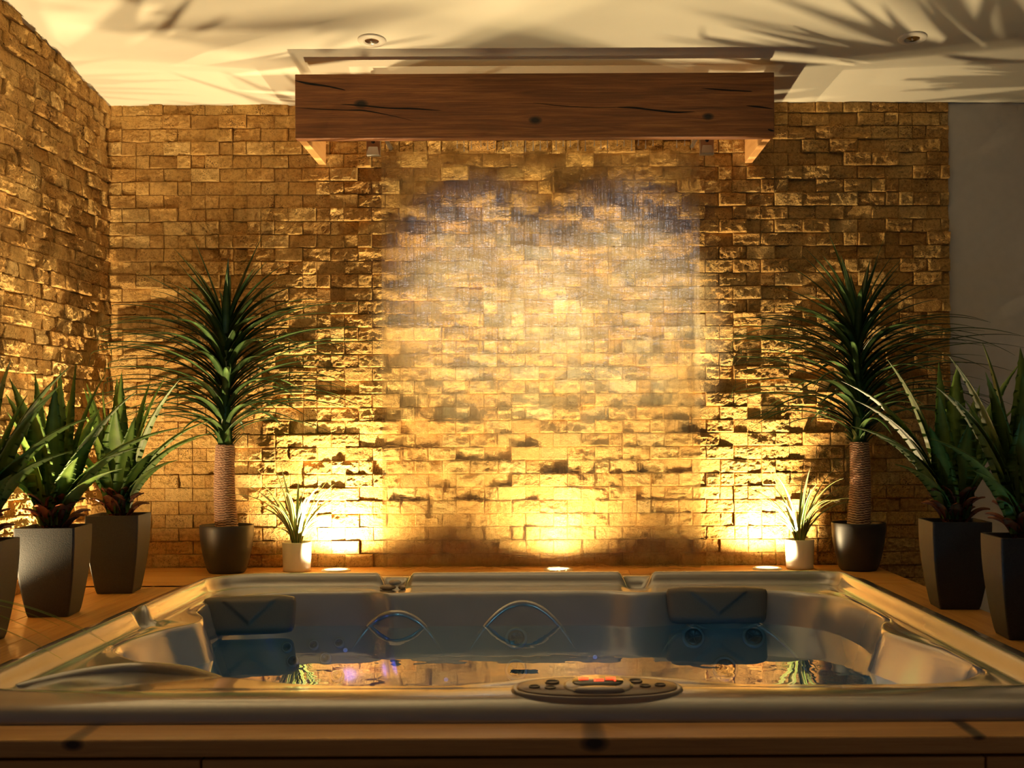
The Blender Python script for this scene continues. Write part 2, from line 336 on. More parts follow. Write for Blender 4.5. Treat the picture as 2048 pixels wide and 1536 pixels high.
st = ramp(nt, a2.outputs[0], [(0.35, (0.004,0.004,0.004)), (0.7, (0.028,0.028,0.028))])
me_ = N(nt, 'ShaderNodeMixShader'); L(nt, st.outputs[0], me_.inputs[0]); L(nt, mx.outputs[0], me_.inputs[1]); L(nt, md.outputs[0], me_.inputs[2])
L(nt, me_.outputs[0], m2.inputs[1]); L(nt, gl.outputs[0], m2.inputs[2])
L(nt, m2.outputs[0], o.inputs['Surface'])

# ------------------------------------------------------------------ stone walls: one height field of split bricks each
def vnoise(x, y, seed):
    xi = np.floor(x).astype(np.int64); yi = np.floor(y).astype(np.int64); fx = x-xi; fy = y-yi
    fx = fx*fx*fx*(fx*(fx*6-15)+10); fy = fy*fy*fy*(fy*(fy*6-15)+10)
    def h(a, b):
        k = (a*374761393 + b*668265263 + seed*1442695041) & 0xFFFFFFFF
        k = ((k ^ (k >> 13))*1274126177) & 0xFFFFFFFF
        return ((k ^ (k >> 16)) & 0xFFFF)/65535.0
    return (h(xi,yi)*(1-fx)+h(xi+1,yi)*fx)*(1-fy) + (h(xi,yi+1)*(1-fx)+h(xi+1,yi+1)*fx)*fy
def hsh(a, b, s):
    k = (a*374761393 + b*668265263 + s*2246822519) & 0xFFFFFFFF
    k = ((k ^ (k >> 13))*1274126177) & 0xFFFFFFFF
    return ((k ^ (k >> 16)) & 0xFFFF)/65535.0
BL, BH = 0.1055, 0.0506
def stone_field(length, z_lo, z_hi, seed, rough=1.0):
    """returns u, z grids, outward height and a tone per vertex; z_hi may be a function of u"""
    half = BL/2; nh = int(math.ceil(length/half)); cell = [0.0, 0.0012] + [0.0012+(half-0.0024)*k/12 for k in range(1, 12)] + [half-0.0012]
    us = np.array([i*half+c for i in range(nh) for c in cell] + [nh*half]); us = us[us <= length+1e-6]
    if us[-1] < length-1e-6: us = np.append(us, length)
    zc = [0.0, 0.0012] + [0.0012+(BH-0.0024)*k/12 for k in range(1, 12)] + [BH-0.0012]
    nr = int(math.ceil((z_hi-z_lo)/BH)); zs = np.array([z_lo+i*BH+c for i in range(nr) for c in zc] + [z_lo+nr*BH]); zs = zs[zs <= z_hi+1e-6]
    if zs[-1] < z_hi-1e-6: zs = np.append(zs, z_hi)
    U, Z = np.meshgrid(us, zs)
    row = np.floor((Z-z_lo)/BH + 1e-6).astype(np.int64)
    hs = np.floor(U/half + 1e-6).astype(np.int64)
    # running bond with some half bricks
    shift = (row & 1)
    br = (hs + shift)//2
    du = U - (br*2-shift)*half; dz = Z-z_lo-row*BH
    split = hsh(br, row, seed+5) < 0.10
    br2 = np.where(split & (du > half), br+5000, br)
    dul = np.where(split, np.where(du > half, du-half, du), du); bw = np.where(split, half, BL)
    e = np.minimum(np.minimum(dul, bw-dul), np.minimum(dz, BH-dz)); e = np.maximum(e, 0)
    r0 = hsh(br2, row, seed); r1 = hsh(br2, row, seed+1); r2 = hsh(br2, row, seed+2); r3 = hsh(br2, row, seed+3); r4 = hsh(br2, row, seed+4)
    off = 0.002 + 0.015*r0*r0
    ox = r1*97.0; oy = r2*61.0
    amp = np.where(r3 < 0.22, 0.003, 0.007+0.009*r3)*rough
    # chipped facets: stepped ledges falling to the brick's lower edge
    f1 = vnoise(U*22+ox, Z*34+oy, seed); f2 = vnoise(U*55+ox, Z*80+oy, seed+9); f3 = vnoise(U*140+ox, Z*190+oy, seed+17)
    ridge = 1-np.abs(2*f1-1); q = 0.48*ridge+0.30*f2+0.22*f3
    st = np.floor(q*5)/5; q = 0.55*q+0.45*(st+0.2*np.clip((q*5-np.floor(q*5))*3-1, 0, 1))
    tilt = (r4-0.5)*0.010*(dul/bw-0.5)*2 + (r2-0.5)*0.008*(dz/BH-0.5)*2
    edge = np.clip(e/0.005, 0, 1)**0.6
    h = off + tilt*rough + amp*q*(0.35+0.65*edge)
    seam = e < 0.0008
    h = np.where(seam, 0.0, np.maximum(h, 0.001))
    tone = np.clip(0.15+0.75*r1*0.9+0.25*(r4-0.5), 0, 1)
    tone = np.where(seam, 0.75, tone)
    return U, Z, h, tone
def grid_faces(nv, nu, keep=None):
    i = np.arange(nv*nu).reshape(nv, nu)
    f = np.stack([i[:-1,:-1], i[:-1,1:], i[1:,1:], i[1:,:-1]], -1).reshape(-1, 4)
    return f
def ceil_z(y): return D + 1.757 + 0.126*(WY - y)
# back wall: X from -1.66 to 1.5485, from the room floor to the ceiling
X0, X1 = -1.70, 1.5485
U, Z, h, tone = stone_field(X1-X0, 0.0-0.012, ceil_z(WY)+0.0, 11, 1.0)
pos = np.stack([X0+U, WY+0.012-h, np.minimum(Z, ceil_z(WY)+0.01)], -1).reshape(-1, 3)
# the last column turns back into the wall so the cladding has a side
f = grid_faces(*U.shape)
wall = mesh_obj('wall_back', pos, f, M['stone'], smooth=False, attrs={'tone': tone.ravel()})
tag(wall, 'back wall clad in split-face golden travertine bricks', kind='structure')
b = MB(); b.box(X0-0.1, X1, WY+0.0125, WY+0.14, 0, 2.72); b.build('masonry', M['plaster'], wall, smooth=False)
# left wall: turned slightly, runs toward the viewer and keeps its top along the sloping ceiling
wdir = Vector((-0.0325, -1.0, 0)).normalized(); wnor = Vector((1.0, -0.0325, 0)).normalized()
LW = 3.1
U, Z, h, tone = stone_field(LW, 0.0-0.012, D+1.757+0.126*3.15, 37, 1.25)
base = np.array([-1.645-0.012, WY+0.02, 0.0])
P3 = base + U[..., None]*np.array(wdir) + (h[..., None])*np.array(wnor)
ztop = D+1.757+0.126*U+0.004
P3[..., 2] = np.minimum(Z, ztop)
# drop the rows that lie wholly above the ceiling
f = grid_faces(*U.shape); low = (Z <= ztop+0.02).ravel(); f = f[low[f].any(1)]
wl = mesh_obj('wall_left', P3.reshape(-1, 3), f, M['stone'], smooth=False, attrs={'tone': tone.ravel()})
tag(wl, 'left side wall clad in rough split-face travertine bricks', kind='structure')
b = MB()
q0 = Vector(base); q1 = q0 + wdir*LW
pts = [q0, q1, q1-wnor*0.12, q0-wnor*0.12]; b.add([(p.x,p.y,0) for p in pts]+[(p.x,p.y,ceil_z(p.y)+0.01) for p in pts], [(3,2,1,0),(4,5,6,7),(0,1,5,4),(1,2,6,5),(2,3,7,6),(3,0,4,7)])
b.build('masonry', M['plaster'], wl, smooth=False)
# white plaster, the right part of the back wall and the right side wall
b = MB(); b.box(X1-0.005, 3.3, WY+0.016, WY+0.14, 0, 2.72)
tag(b.build('wall_right', M['plaster'], None, smooth=False), 'plain white plastered wall right of the stone', kind='structure')
b = MB(); b.box(3.3, 3.42, -0.5, WY+0.14, 0, 3.3)
tag(b.build('wall_side', M['plaster'], None, smooth=False), 'plain white side wall outside the picture', kind='structure')
b = MB(); b.box(-2.2, 3.4, -0.5, WY+0.14, -0.1, -0.001)
tag(b.build('floor', M['floor'], None, smooth=False), 'room floor below the deck', kind='structure')
b = MB()
ya, yb = -0.5, WY+0.14
b.add([(-2.2,ya,ceil_z(ya)),(3.4,ya,ceil_z(ya)),(3.4,yb,ceil_z(yb)),(-2.2,yb,ceil_z(yb)),(-2.2,ya,ceil_z(ya)+.12),(3.4,ya,ceil_z(ya)+.12),(3.4,yb,ceil_z(yb)+.12),(-2.2,yb,ceil_z(yb)+.12)],
      [(0,3,2,1),(4,5,6,7),(0,1,5,4),(1,2,6,5),(2,3,7,6),(3,0,4,7)])
tag(b.build('ceiling', M['ceiling'], None, smooth=False), 'gently sloping cream ceiling', kind='structure')

# ------------------------------------------------------------------ timber deck round the tub
random.seed(4)
deck = empty('wooden_deck', (0, 0, 0)); tag(deck, 'golden pine deck boards round the hot tub', kind='structure')
XL = -1.665
def planks_y(name, xs, y0, y1):
    b = MB()
    for i in range(len(xs)-1):
        ys = [y0, y0+random.uniform(0.5, 1.2), y1] if len(xs) > 2 else [y0, y0+1.0, y1]
        for k in range(len(ys)-1): b.box(xs[i]+0.0012, xs[i+1]-0.0012, ys[k]+0.001, ys[k+1]-0.001, D-0.028, D, random.random())
    return b.build(name, M['deck_y'], deck, smooth=False, bevel=0.0015)
planks_y('deck_boards', [XL-0.045, -1.598, -1.449, -1.300, -1.140], 2.02, 4.02)
b = MB()
for i, (ya_, yb_) in enumerate(((3.985, 4.13), (4.13, 4.277), (4.277, 4.423), (4.423, 4.553))):
    xs = [XL+0.01, -1.3+0.5*random.random(), -0.2+0.7*random.random(), 1.0+0.0*i, 1.25] if i else [XL-0.0, -0.6, 0.5, 1.25]
    for k in range(len(xs)-1): b.box(xs[k]+0.001, xs[k+1]-0.001, ya_+0.0012, yb_-0.0012, D-0.028, D, random.random())
b.build('deck_boards', M['deck_x'], deck, smooth=False, bevel=0.0015)
planks_y('deck_boards', [1.042, 1.2485], 2.02, 3.983)
b = MB(); b.box(1.215, 1.235, 2.1, 4.55, 0, D-0.029, 0.2); b.build('side_cladding', M['deck_y'], deck, smooth=False)
# front timber face of the tub surround
sur = empty('timber_surround', (0, 0, 0)); tag(sur, 'pine board casing along the front edge of the hot tub', 'tub surround')
b = MB(); b.box(-1.68, 1.30, 2.012, 2.116, D-0.031, D-0.0005, 0.62); b.build('ledge_board', M['fascia'], sur, smooth=False, bevel=0.004)
for (x0, x1, z1, z0, tn) in ((-1.68, -0.578, D-0.036, D-0.15, 0.30), (-0.574, 0.74, D-0.036, D-0.15, 0.42), (0.744, 1.30, D-0.036, D-0.15, 0.36),
                             (-1.68, 0.2, D-0.155, D-0.27, 0.5), (0.204, 1.30, D-0.155, D-0.27, 0.4), (-1.68, 1.30, D-0.275, D-0.39, 0.4), (-1.68, 1.30, D-0.395, 0.0, 0.3)):
    b = MB(); b.box(x0, x1, 2.014, 2.036, z0, z1, tn); b.build('cladding_board', M['fascia'], sur, smooth=False, bevel=0.002)

# ------------------------------------------------------------------ hot tub
TC = np.array([-0.05, 3.05]); NT = 640
TH = np.linspace(-PI, PI, NT, endpoint=False)
def cr(pts, n=24):
    pts = [np.array(p, float) for p in pts]; out = []
    m_ = len(pts)
    for i in range(m_):
        p0, p1, p2, p3 = pts[i-1], pts[i], pts[(i+1) % m_], pts[(i+2) % m_]
        for k in range(n):
            t = k/n; out.append(0.5*((2*p1)+(-p0+p2)*t+(2*p0-5*p1+4*p2-p3)*t*t+(-p0+3*p1-3*p2+p3)*t**3))
    return np.array(out)
def radial(poly):
    d = poly-TC; a = np.arctan2(d[:,1], d[:,0]); r = np.hypot(d[:,0], d[:,1]); o_ = np.argsort(a); a = a[o_]; r = r[o_]
    a = np.concatenate([a-2*PI, a, a+2*PI]); r = np.concatenate([r, r, r]); return np.interp(TH, a, r)
TX0, TX1, TY0, TY1 = -1.150, 1.050, 2.125, 4.010
def rrect(d):
    x0, x1, y0, y1 = TX0+d, TX1-d, TY0+d, TY1-d; pts = []
    for cx, cy, sx, sy, r in ((x1, y1, 1, 1, 0.16), (x0, y1, -1, 1, 0.26), (x0, y0, -1, -1, 0.16), (x1, y0, 1, -1, 0.16)):
        r = max(r-d, 0.03); a0 = {(1,1):0, (-1,1):PI/2, (-1,-1):PI, (1,-1):1.5*PI}[(sx, sy)]
        for k in range(25):
            a = a0+k/24*PI/2; pts.append((cx-sx*r+r*math.cos(a), cy-sy*r+r*math.sin(a)))
    pts = np.array(pts); out = []
    for i in range(len(pts)):
        p, q = pts[i], pts[(i+1) % len(pts)]
        nn = 6+int(math.dist(p, q)/0.004)
        for k in range(nn): out.append(p+(q-p)*k/nn)
    return np.array(out)
LIP = [(0.05,3.81),(0.20,3.81),(0.31,3.765),(0.44,3.80),(0.62,3.82),(0.80,3.77),(0.90,3.64),(0.935,3.42),(0.925,3.24),(0.885,3.12),(0.865,3.02),(0.89,2.90),(0.925,2.74),
       (0.93,2.56),(0.84,2.42),(0.62,2.310),(0.44,2.302),(0.30,2.312),(0.25,2.330),(0.11,2.338),(-0.03,2.330),(-0.08,2.312),(-0.22,2.302),(-0.42,2.310),(-0.60,2.38),(-0.76,2.53),(-0.90,2.66),
       (-1.0,2.79),(-1.015,2.92),(-0.985,3.08),(-0.93,3.20),(-0.94,3.30),(-0.99,3.43),(-0.985,3.63),(-0.87,3.785),(-0.68,3.815),(-0.56,3.81),(-0.48,3.77),(-0.36,3.80),(-0.16,3.81)]
RL = radial(cr(LIP))
front = np.clip((-np.sin(TH)-0.55)/0.25, 0, 1); front = front*front*(3-2*front)
NOTCH = [(-0.483, 3.93, 0.045), (0.306, 3.93, 0.045), (-1.06, 3.16, 0.040)]
rings = []      # (r, z, notch sensitivity)
def add_ring(r, z, ns=0.0):
    x = TC[0]+r*np.cos(TH); y = TC[1]+r*np.sin(TH); z = np.array(z+0*TH)
    if ns:
        for (nx, ny, w_) in NOTCH:
            s = (y-ny) if nx < -1 else (x-nx); ok = (x < -0.9) if nx < -1 else (y > 3.6)
            g = np.clip(1.35-np.abs(s)/w_, 0, 1); g = g*g*(3-2*g)*ok
            z = z*(1-g*ns)+(-0.012)*g*ns
    rings.append(np.stack([x, y, D+z], -1))
prof = [(0.02,-0.03,0),(0.0,-0.012,0),(-0.002,0.004,0),(0.0,0.018,0),(0.005,0.026,0),(0.014,0.031,0),(0.030,0.033,0),(0.048,0.034,0.1),(0.056,0.040,0.6),(0.064,0.047,1),(0.074,0.0515,1),(0.084,0.050,1),
        (0.091,0.041,1),(0.096,0.028,1),(0.101,0.016,1),(0.108,0.010,1),(0.118,0.0085,1),(0.134,0.0125,0.9)]
fprof = [(0.02,-0.03),(0.0,-0.012),(-0.002,0.000),(0.000,0.009),(0.004,0.017),(0.011,0.0245),(0.022,0.030),(0.036,0.0335),(0.050,0.0355),(0.062,0.0365),(0.074,0.037),(0.086,0.0368),
         (0.098,0.036),(0.110,0.0348),(0.122,0.033),(0.134,0.031),(0.146,0.029),(0.152,0.028)]
mound = front*np.clip(1-np.abs((TC[0]+RL*np.cos(TH))-0.11)/0.27, 0, 1)**0.6
for i, (d, z, ns) in enumerate(prof):
    r = radial(rrect(d))*(1-front)+radial(rrect(fprof[i][0]))*front
    add_ring(r, z*(1-front)+(fprof[i][1]+0.004*mound*min(1, max(0, i-4)/8))*front, ns)
rr = radial(rrect(0.134))*(1-front)+radial(rrect(0.152))*front
zl = 0.006*(1-front)+(0.026+0.012*mound)*front
for t in (0.2, 0.4, 0.6, 0.75): add_ring(rr+(np.maximum(RL+0.012, 0)-rr)*t, (0.0135*(1-front)+0.028*front)+(zl-(0.0135*(1-front)+0.028*front))*t, 0.35*(1-t))
add_ring(RL+0.004, zl-0.000, 0)
lp = [(0.002,0.000),(0.006,-0.003),(0.010,-0.009),(0.014,-0.018),(0.020,-0.035),(0.028,-0.055),(0.036,-0.08),(0.045,-0.105),(0.058,-0.14),(0.078,-0.18),(0.104,-0.23),(0.130,-0.28),(0.155,-0.33),(0.180,-0.37),
      (0.22,-0.40),(0.28,-0.412),(0.34,-0.416),(0.40,-0.42),(0.43,-0.43),(0.45,-0.46),(0.465,-0.52),(0.48,-0.60),(0.50,-0.68),(0.54,-0.72),(0.60,-0.735)]
RS = radial(cr([(0.5*math.cos(a)*1.5-0.05, 3.05+0.42*math.sin(a)) for a in np.linspace(0, 2*PI, 24, endpoint=False)]))
for d, z in lp:
    k = min(1, max(0, (d-0.15)/0.30)); r = (RL-d)*(1-k)+(RS-(d-0.45)*0.8)*k
    zz = z+zl*max(0, 1+z/0.05) if z > -0.05 else z
    add_ring(r, zz)
add_ring(0.25+0*TH, -0.742); add_ring(0.02+0*TH, -0.745)
V = np.concatenate(rings); nr = len(rings)
idx = np.arange(nr*NT).reshape(nr, NT); nx_ = np.roll(idx, -1, axis=1)
F = np.stack([idx[:-1], nx_[:-1], nx_[1:], idx[1:]], -1).reshape(-1, 4)
tub = empty('hot_tub', (0, 0, 0)); tag(tub, 'pearl grey acrylic hot tub with moulded seats sunk into the deck', 'hot tub')
mesh_obj('tub_shell', V, F, M['acrylic'], tub)
def lip_pt(x=None, left=None, d=0.03, z=0.0, back=True):
    """point on the basin wall on the back side at x"""
    X = TC[0]+(RL-d)*np.cos(TH); Y = TC[1]+(RL-d)*np.sin(TH); ok = (Y > 3.3) if back else (Y < 2.8)
    o_ = np.argsort(X[ok]); return Vector((x, float(np.interp(x, X[ok][o_], Y[ok][o_])), D+z))
def dz_of(z): return float(np.interp(-z, [-b_ for a_, b_ in lp], [a_ for a_, b_ in lp]))
# moulded arches on the back of the basin
for (x0, x1, zp) in ((-0.25, 0.12, -0.012), (-0.62, -0.30, -0.035), (0.34, 0.80, -0.05)):
    b = MB(); pts = []
    for k in range(33):
        t = k/32; x = x0+(x1-x0)*t; z = -0.22+(zp+0.20)*math.sin(PI*t)**0.75
        q = lip_pt(x, d=dz_of(z), z=z); pts.append(q+Vector((0, 0.007, 0)))
    b.tube(pts, [0.003+0.009*math.sin(PI*k/32)**0.5 for k in range(33)], 10); b.build('seat_arch', M['acrylic'], tub)
# curved ridge on the raised front-left corner shelf
b = MB(); pts = [Vector((x_, y_, D+0.010)) for (x_, y_) in cr([(-1.05,2.38),(-0.97,2.50),(-0.87,2.555),(-0.76,2.52),(-0.67,2.44),(-0.60,2.36),(-0.60,2.355),(-1.05,2.375)], 14)[:14*5+1]]
b.tube(pts, [0.004+0.012*math.sin(PI*k/(len(pts)-1))**0.5 for k in range(len(pts))], 16); b.build('shelf_ridge', M['acrylic'], tub)
# headrest pillows
def pillow(xc, yc, z, rz, W=0.148):
    q = Vector((xc, yc, D+z)); n_ = 56; k_ = 28; H = 0.058
    vs = []; fs = []
    for j in range(k_+1):
        for i in range(n_+1):
            u = -1+2*i/n_; v_ = -1+2*j/k_
            uu = u*math.sqrt(max(0, 1-0.10*v_**6)); vv = v_*math.sqrt(max(0, 1-0.22*u**6))
            t = max(0, (1-abs(u)**7))**0.5*max(0, (1-abs(v_)**6))**0.5
            th = 0.006+0.030*t
            # raised V shaped panel
            lim = 0.58*(v_+0.55)/1.25
            ed = min(lim-abs(u), 0.78-v_) if v_ > -0.6 else -1
            s_ = 1/(1+math.exp(-max(-30, min(30, ed*38)))); th += 0.008*s_*t
            grv = math.exp(-(ed*26)**2); th -= 0.0035*grv*t
            vs.append((uu*W*(1-0.03*(1-v_)), -th+0.020*u*u*0.4, vv*H+0.006*v_*0))
    for j in range(k_):
        for i in range(n_): a = j*(n_+1)+i; fs.append((a, a+1, a+n_+2, a+n_+1))
    m0 = len(vs)
    vs += [(x*0.96, 0.012+0.008*(x/W)**2, z_*0.94) for (x, y, z_) in vs]
    for j in range(k_):
        for i in range(n_): a = m0+j*(n_+1)+i; fs.append((a, a+n_+1, a+n_+2, a+1))
    per = [i for i in range(n_+1)]+[j*(n_+1)+n_ for j in range(1, k_+1)]+[k_*(n_+1)+i for i in range(n_-1, -1, -1)]+[j*(n_+1) for j in range(k_-1, 0, -1)]
    for a, c in zip(per, per[1:]+per[:1]): fs.append((a, m0+a, m0+c, c))
    o_ = mesh_obj('headrest_pillow', vs, fs, M['pillow'], None)
    o_.location = q; o_.rotation_euler = (math.radians(-12), 0, rz)
    return o_
tag(pillow(0.543, 3.745, -0.034, math.radians(-1), 0.160), 'taupe foam headrest with V relief at the right rear seat of the tub', 'headrest', 'tub headrests')
tag(pillow(-0.878, 3.59, -0.034, math.radians(10), 0.138), 'taupe foam headrest with V relief in the left rear corner of the tub', 'headrest', 'tub headrests')
# jets under water
def jet(x, z, r=0.030, rx=-62, d=None, face=True):
    q = lip_pt(x, d=dz_of(z), z=z); e = empty('water_jet', (q.x, q.y-0.004, q.z)); e.parent = tub; e.rotation_euler = (math.radians(90+rx+62-30), 0, 0)
    b = MB(); b.lathe([(r*1.35, -0.004), (r*1.35, 0.004), (r*1.25, 0.007), (r*1.02, 0.008), (r*1.0, 0.004)], 32); b.build('trim_ring', M['jet_trim'], e)
    b = MB(); b.lathe([(r*1.0, 0.003), (r*0.85, 0.007), (r*0.55, 0.006), (r*0.5, 0.002), (0.0005, 0.004)], 32)
    for k in range(5):
        a = 2*PI*k/5; b.tube([(r*0.18*math.cos(a), r*0.18*math.sin(a), 0.005), (r*0.82*math.cos(a), r*0.82*math.sin(a), 0.009)], r*0.07, 6)
    b.build('jet_nozzle', M['jet'], e)
    return e
for (x, z, r) in ((-0.085, -0.135, 0.026), (-0.085, -0.225, 0.026), (0.47, -0.135, 0.027), (0.66, -0.135, 0.027), (0.565, -0.23, 0.030),
                  (-0.80, -0.16, 0.012), (-0.72, -0.155, 0.012), (-0.64, -0.15, 0.012), (-0.78, -0.20, 0.014), (-0.68, -0.195, 0.014), (-0.75, -0.25, 0.016), (-0.64, -0.245, 0.016), (-0.70, -0.30, 0.018)):
    jet(x, z, r)
# blue LEDs in the basin wall
for (x, z, pw) in ((-0.62, -0.17, 0.10), (0.16, -0.19, 0.12), (-0.30, -0.25, 0.06), (0.60, -0.33, 0.10)):
    q = lip_pt(x, d=dz_of(z), z=z); e = empty('blue_led_light', (q.x, q.y-0.004, q.z)); e.parent = tub; e.rotation_euler = (math.radians(60), 0, 0)
    b = MB(); b.lathe([(0.007, 0.0), (0.0065, 0.002), (0.004, 0.003), (0.0004, 0.0035)], 20); b.build('led_lens', M['led_lens'], e)
    l = bpy.data.lights.new('led_glow', 'POINT'); l.energy = pw; l.color = (0.10, 0.14, 1.0); l.shadow_soft_size = 0.02
    o_ = bpy.data.objects.new('led_glow', l); C.objects.link(o_); o_.parent = tub; o_.location = (q.x, q.y-0.11, q.z-0.02)
for (x, y, pw) in ((-0.45, 2.62, 3.0), (0.45, 2.62, 3.2)):   # unseen lights added by the front wall to turn the dark basin teal
    e = empty('added_teal_light', (x, y, D-0.30)); e.parent = tub; e.rotation_euler = (math.radians(-90), 0, 0)
    b = MB(); b.lathe([(0.04, -0.02), (0.04, 0.002), (0.03, 0.004), (0.0005, 0.006)], 24); b.build('added_light_disc', M['jet_trim'], e)
    l = bpy.data.lights.new('added_teal_glow', 'POINT'); l.energy = pw; l.color = (0.30, 0.78, 1.0); l.shadow_soft_size = 0.04
    o_ = bpy.data.objects.new('added_teal_glow', l); C.objects.link(o_); o_.parent = tub; o_.location = (x, y+0.10, D-0.28)
# control panel on the front rim
cp = empty('control_panel', (0.098, 2.203, D+0.036)); cp.parent = tub; cp.rotation_euler = (math.radians(5), 0, 0)
def ell(b, a_, c_, prof_, n=64, cx=0, cy=0, a=0.0):
    v = []; f = []
    for (k, z) in prof_:
        for i in range(n):
            t = 2*PI*i/n; v.append((cx+a_*k*math.copysign(abs(math.cos(t))**0.9, math.cos(t)), cy+c_*k*math.copysign(abs(math.sin(t))**0.85, math.sin(t)), z))
    for j in range(len(prof_)-1):
        for i in range(n): k2 = (i+1) % n; f.append((j*n+i, j*n+k2, (j+1)*n+k2, (j+1)*n+i))
    f.append(tuple(range((len(prof_)-1)*n, len(prof_)*n))); b.add(v, f, a)
b = MB(); ell(b, 0.158, 0.066, [(1.0,-0.006),(1.0,0.004),(0.985,0.008),(0.95,0.009),(0.93,0.007),(0.0001,0.007)]); b.build('panel_rim', M['panel_rim'], cp)
b = MB(); ell(b, 0.147, 0.056, [(1.0,0.004),(1.0,0.009),(0.97,0.0105),(0.0001,0.0105)]); b.build('panel_face', M['panel'], cp)
b = MB(); ell(b, 0.064, 0.050, [(1.0,0.009),(0.98,0.013),(0.9,0.0145),(0.0001,0.0145)], cx=0.002); b.build('display_surround', M['panel_rim'], cp)
b = MB(); ell(b, 0.048, 0.034, [(1.0,0.013),(0.97,0.017),(0.0001,0.0175)], cx=0.002, cy=0.014); b.build('display', M['display'], cp)
b = MB(); ell(b, 0.046, 0.013, [(1.0,0.013),(0.95,0.017),(0.8,0.0185),(0.0001,0.0185)], cx=0.002, cy=-0.036); b.build('button', M['panel_rim'], cp)
# red seven segment digits
b = MB()
def seg7(cx, on):
    w_, h_ = 0.0075, 0.010; S = {'a':((-1,1),(1,1)),'b':((1,1),(1,0)),'c':((1,0),(1,-1)),'d':((-1,-1),(1,-1)),'e':((-1,0),(-1,-1)),'f':((-1,1),(-1,0)),'g':((-1,0),(1,0))}
    for s_ in on:
        (xa, ya2), (xb, yb2) = S[s_]; t = 0.0016
        x0_, x1_ = sorted((cx+xa*w_, cx+xb*w_)); y0_, y1_ = sorted((0.016+ya2*h_, 0.016+yb2*h_)); b.box(x0_-t, x1_+t, y0_-t, y1_+t, 0.0176, 0.0184)
seg7(-0.024, 'afg'); seg7(0.004, 'ged'); seg7(0.026, 'abcg'); b.build('temperature_digits', M['red_led'], cp, smooth=False)
for (x, y) in ((-0.115,-0.006),(-0.082,0.022),(-0.086,-0.012),(0.072,0.026),(0.088,-0.004),(0.116,0.002)):
    b = MB(); ell(b, 0.0135 if abs(y) > 0.015 else 0.0105, 0.0125 if abs(y) > 0.015 else 0.0095, [(1.0,0.010),(0.97,0.0125),(0.78,0.0128),(0.72,0.0112),(0.0001,0.0116)], 28, x, y); b.build('button', M['button'], cp)
# water in the basin
r = RL-0.040; nrg = 26; vs = []
for j in range(nrg):
    k = 1-j/nrg; vs.append(np.stack([TC[0]+r*k*np.cos(TH), TC[1]+r*k*np.sin(TH), np.full(NT, D-0.098)], -1))
sk = np.stack([TC[0]+(RL-0.047)*np.cos(TH), TC[1]+(RL-0.047)*np.sin(TH), np.full(NT, D-0.115)], -1)
V = np.concatenate(vs); idx = np.arange(nrg*NT).reshape(nrg, NT); nx_ = np.roll(idx, -1, axis=1)
F = np.stack([idx[:-1], nx_[:-1], nx_[1:], idx[1:]], -1).reshape(-1, 4)
tag(mesh_obj('tub_water', V, F, M['water'], None), 'clear blue-tinted water with small ripples filling the hot tub', 'water', kind='stuff')
# pebbles in the left notch of the rim
def pebble(loc, s, rz, label):
    vs = []; fs = []; n1, n2 = 20, 12; ph = random.random()*6
    for j in range(n2+1):
        a = -PI/2+PI*j/n2
        for i in range(n1):
            t = 2*PI*i/n1; k = 1+0.10*math.sin(2*t+ph)*math.cos(a)+0.05*math.sin(3*t+ph*2)
            vs.append((s[0]*k*math.cos(a)*math.cos(t), s[1]*k*math.cos(a)*math.sin(t), s[2]*math.sin(a)))
    for j in range(n2):
        for i in range(n1): k = (i+1) % n1; fs.append((j*n1+i, j*n1+k, (j+1)*n1+k, (j+1)*n1+i))
    o_ = mesh_obj('pebble', vs, fs, M['pebble'], None); o_.location = loc; o_.rotation_euler = (0, 0, rz)
    return tag(o_, label, 'stone', 'pebbles in the rim notch')
pebble((-0.497, 3.845, D+0.014), (0.024, 0.016, 0.009), 0.1, 'flat brown pebble, left one lying on the tub rim')
pebble((-0.475, 3.847, D+0.030), (0.021, 0.014, 0.0085), -0.35, 'rounded brown pebble resting on top of the left pebble')
pebble((-0.453, 3.85, D+0.013), (0.012, 0.010, 0.007), 0.4, 'smallest pebble, at the right end of the little heap on the tub rim')

# ------------------------------------------------------------------ glass panel with running water
GX0, GX1, GY = -0.622, 0.622, 4.30
gp = empty('glass_panel', (0, GY, D)); tag(gp, 'upright clear glass panel of the water wall in front of the stone', 'glass panel')
b = MB(); b.box(GX0, GX1, 0.0, 0.010, 0.002, 1.50); b.build('glass_sheet', M['glass'], gp, smooth=False, bevel=0.001)
for x in (GX0+0.022, GX1-0.030):
    cl = empty('glass_clamp', (x, -0.012, 1.50)); cl.parent = gp
    b = MB(); b.box(-0.025, 0.025, -0.004, 0.020, -0.002, 0.078); b.build('clamp_plate', M['steel'], cl, smooth=False, bevel=0.002)
    b = MB(); b.add([(-0.022,-0.020,0.0),(0.022,-0.020,0.0),(0.016,-0.005,0.030),(-0.016,-0.005,0.030),(-0.022,-0.003,0.0),(0.022,-0.003,0.0)], [(0,1,2,3),(0,4,5,1),(4,0,3),(1,5,2),(4,3,2,5)])
    b.build('clamp_wedge', M['steel'], cl, smooth=False)
    b = MB(); b.lathe([(0.0065,0),(0.0065,0.004),(0.005,0.0055),(0.0004,0.005)], 20)
    s_ = b.build('screw', M['screw'], cl); s_.location = (0, -0.004, 0.048); s_.rotation_euler = (PI/2, 0, 0)
wc = empty('water_curtain', (0, GY-0.0045, D)); tag(wc, 'sheet of water streaming down the glass panel of the water wall', 'water')
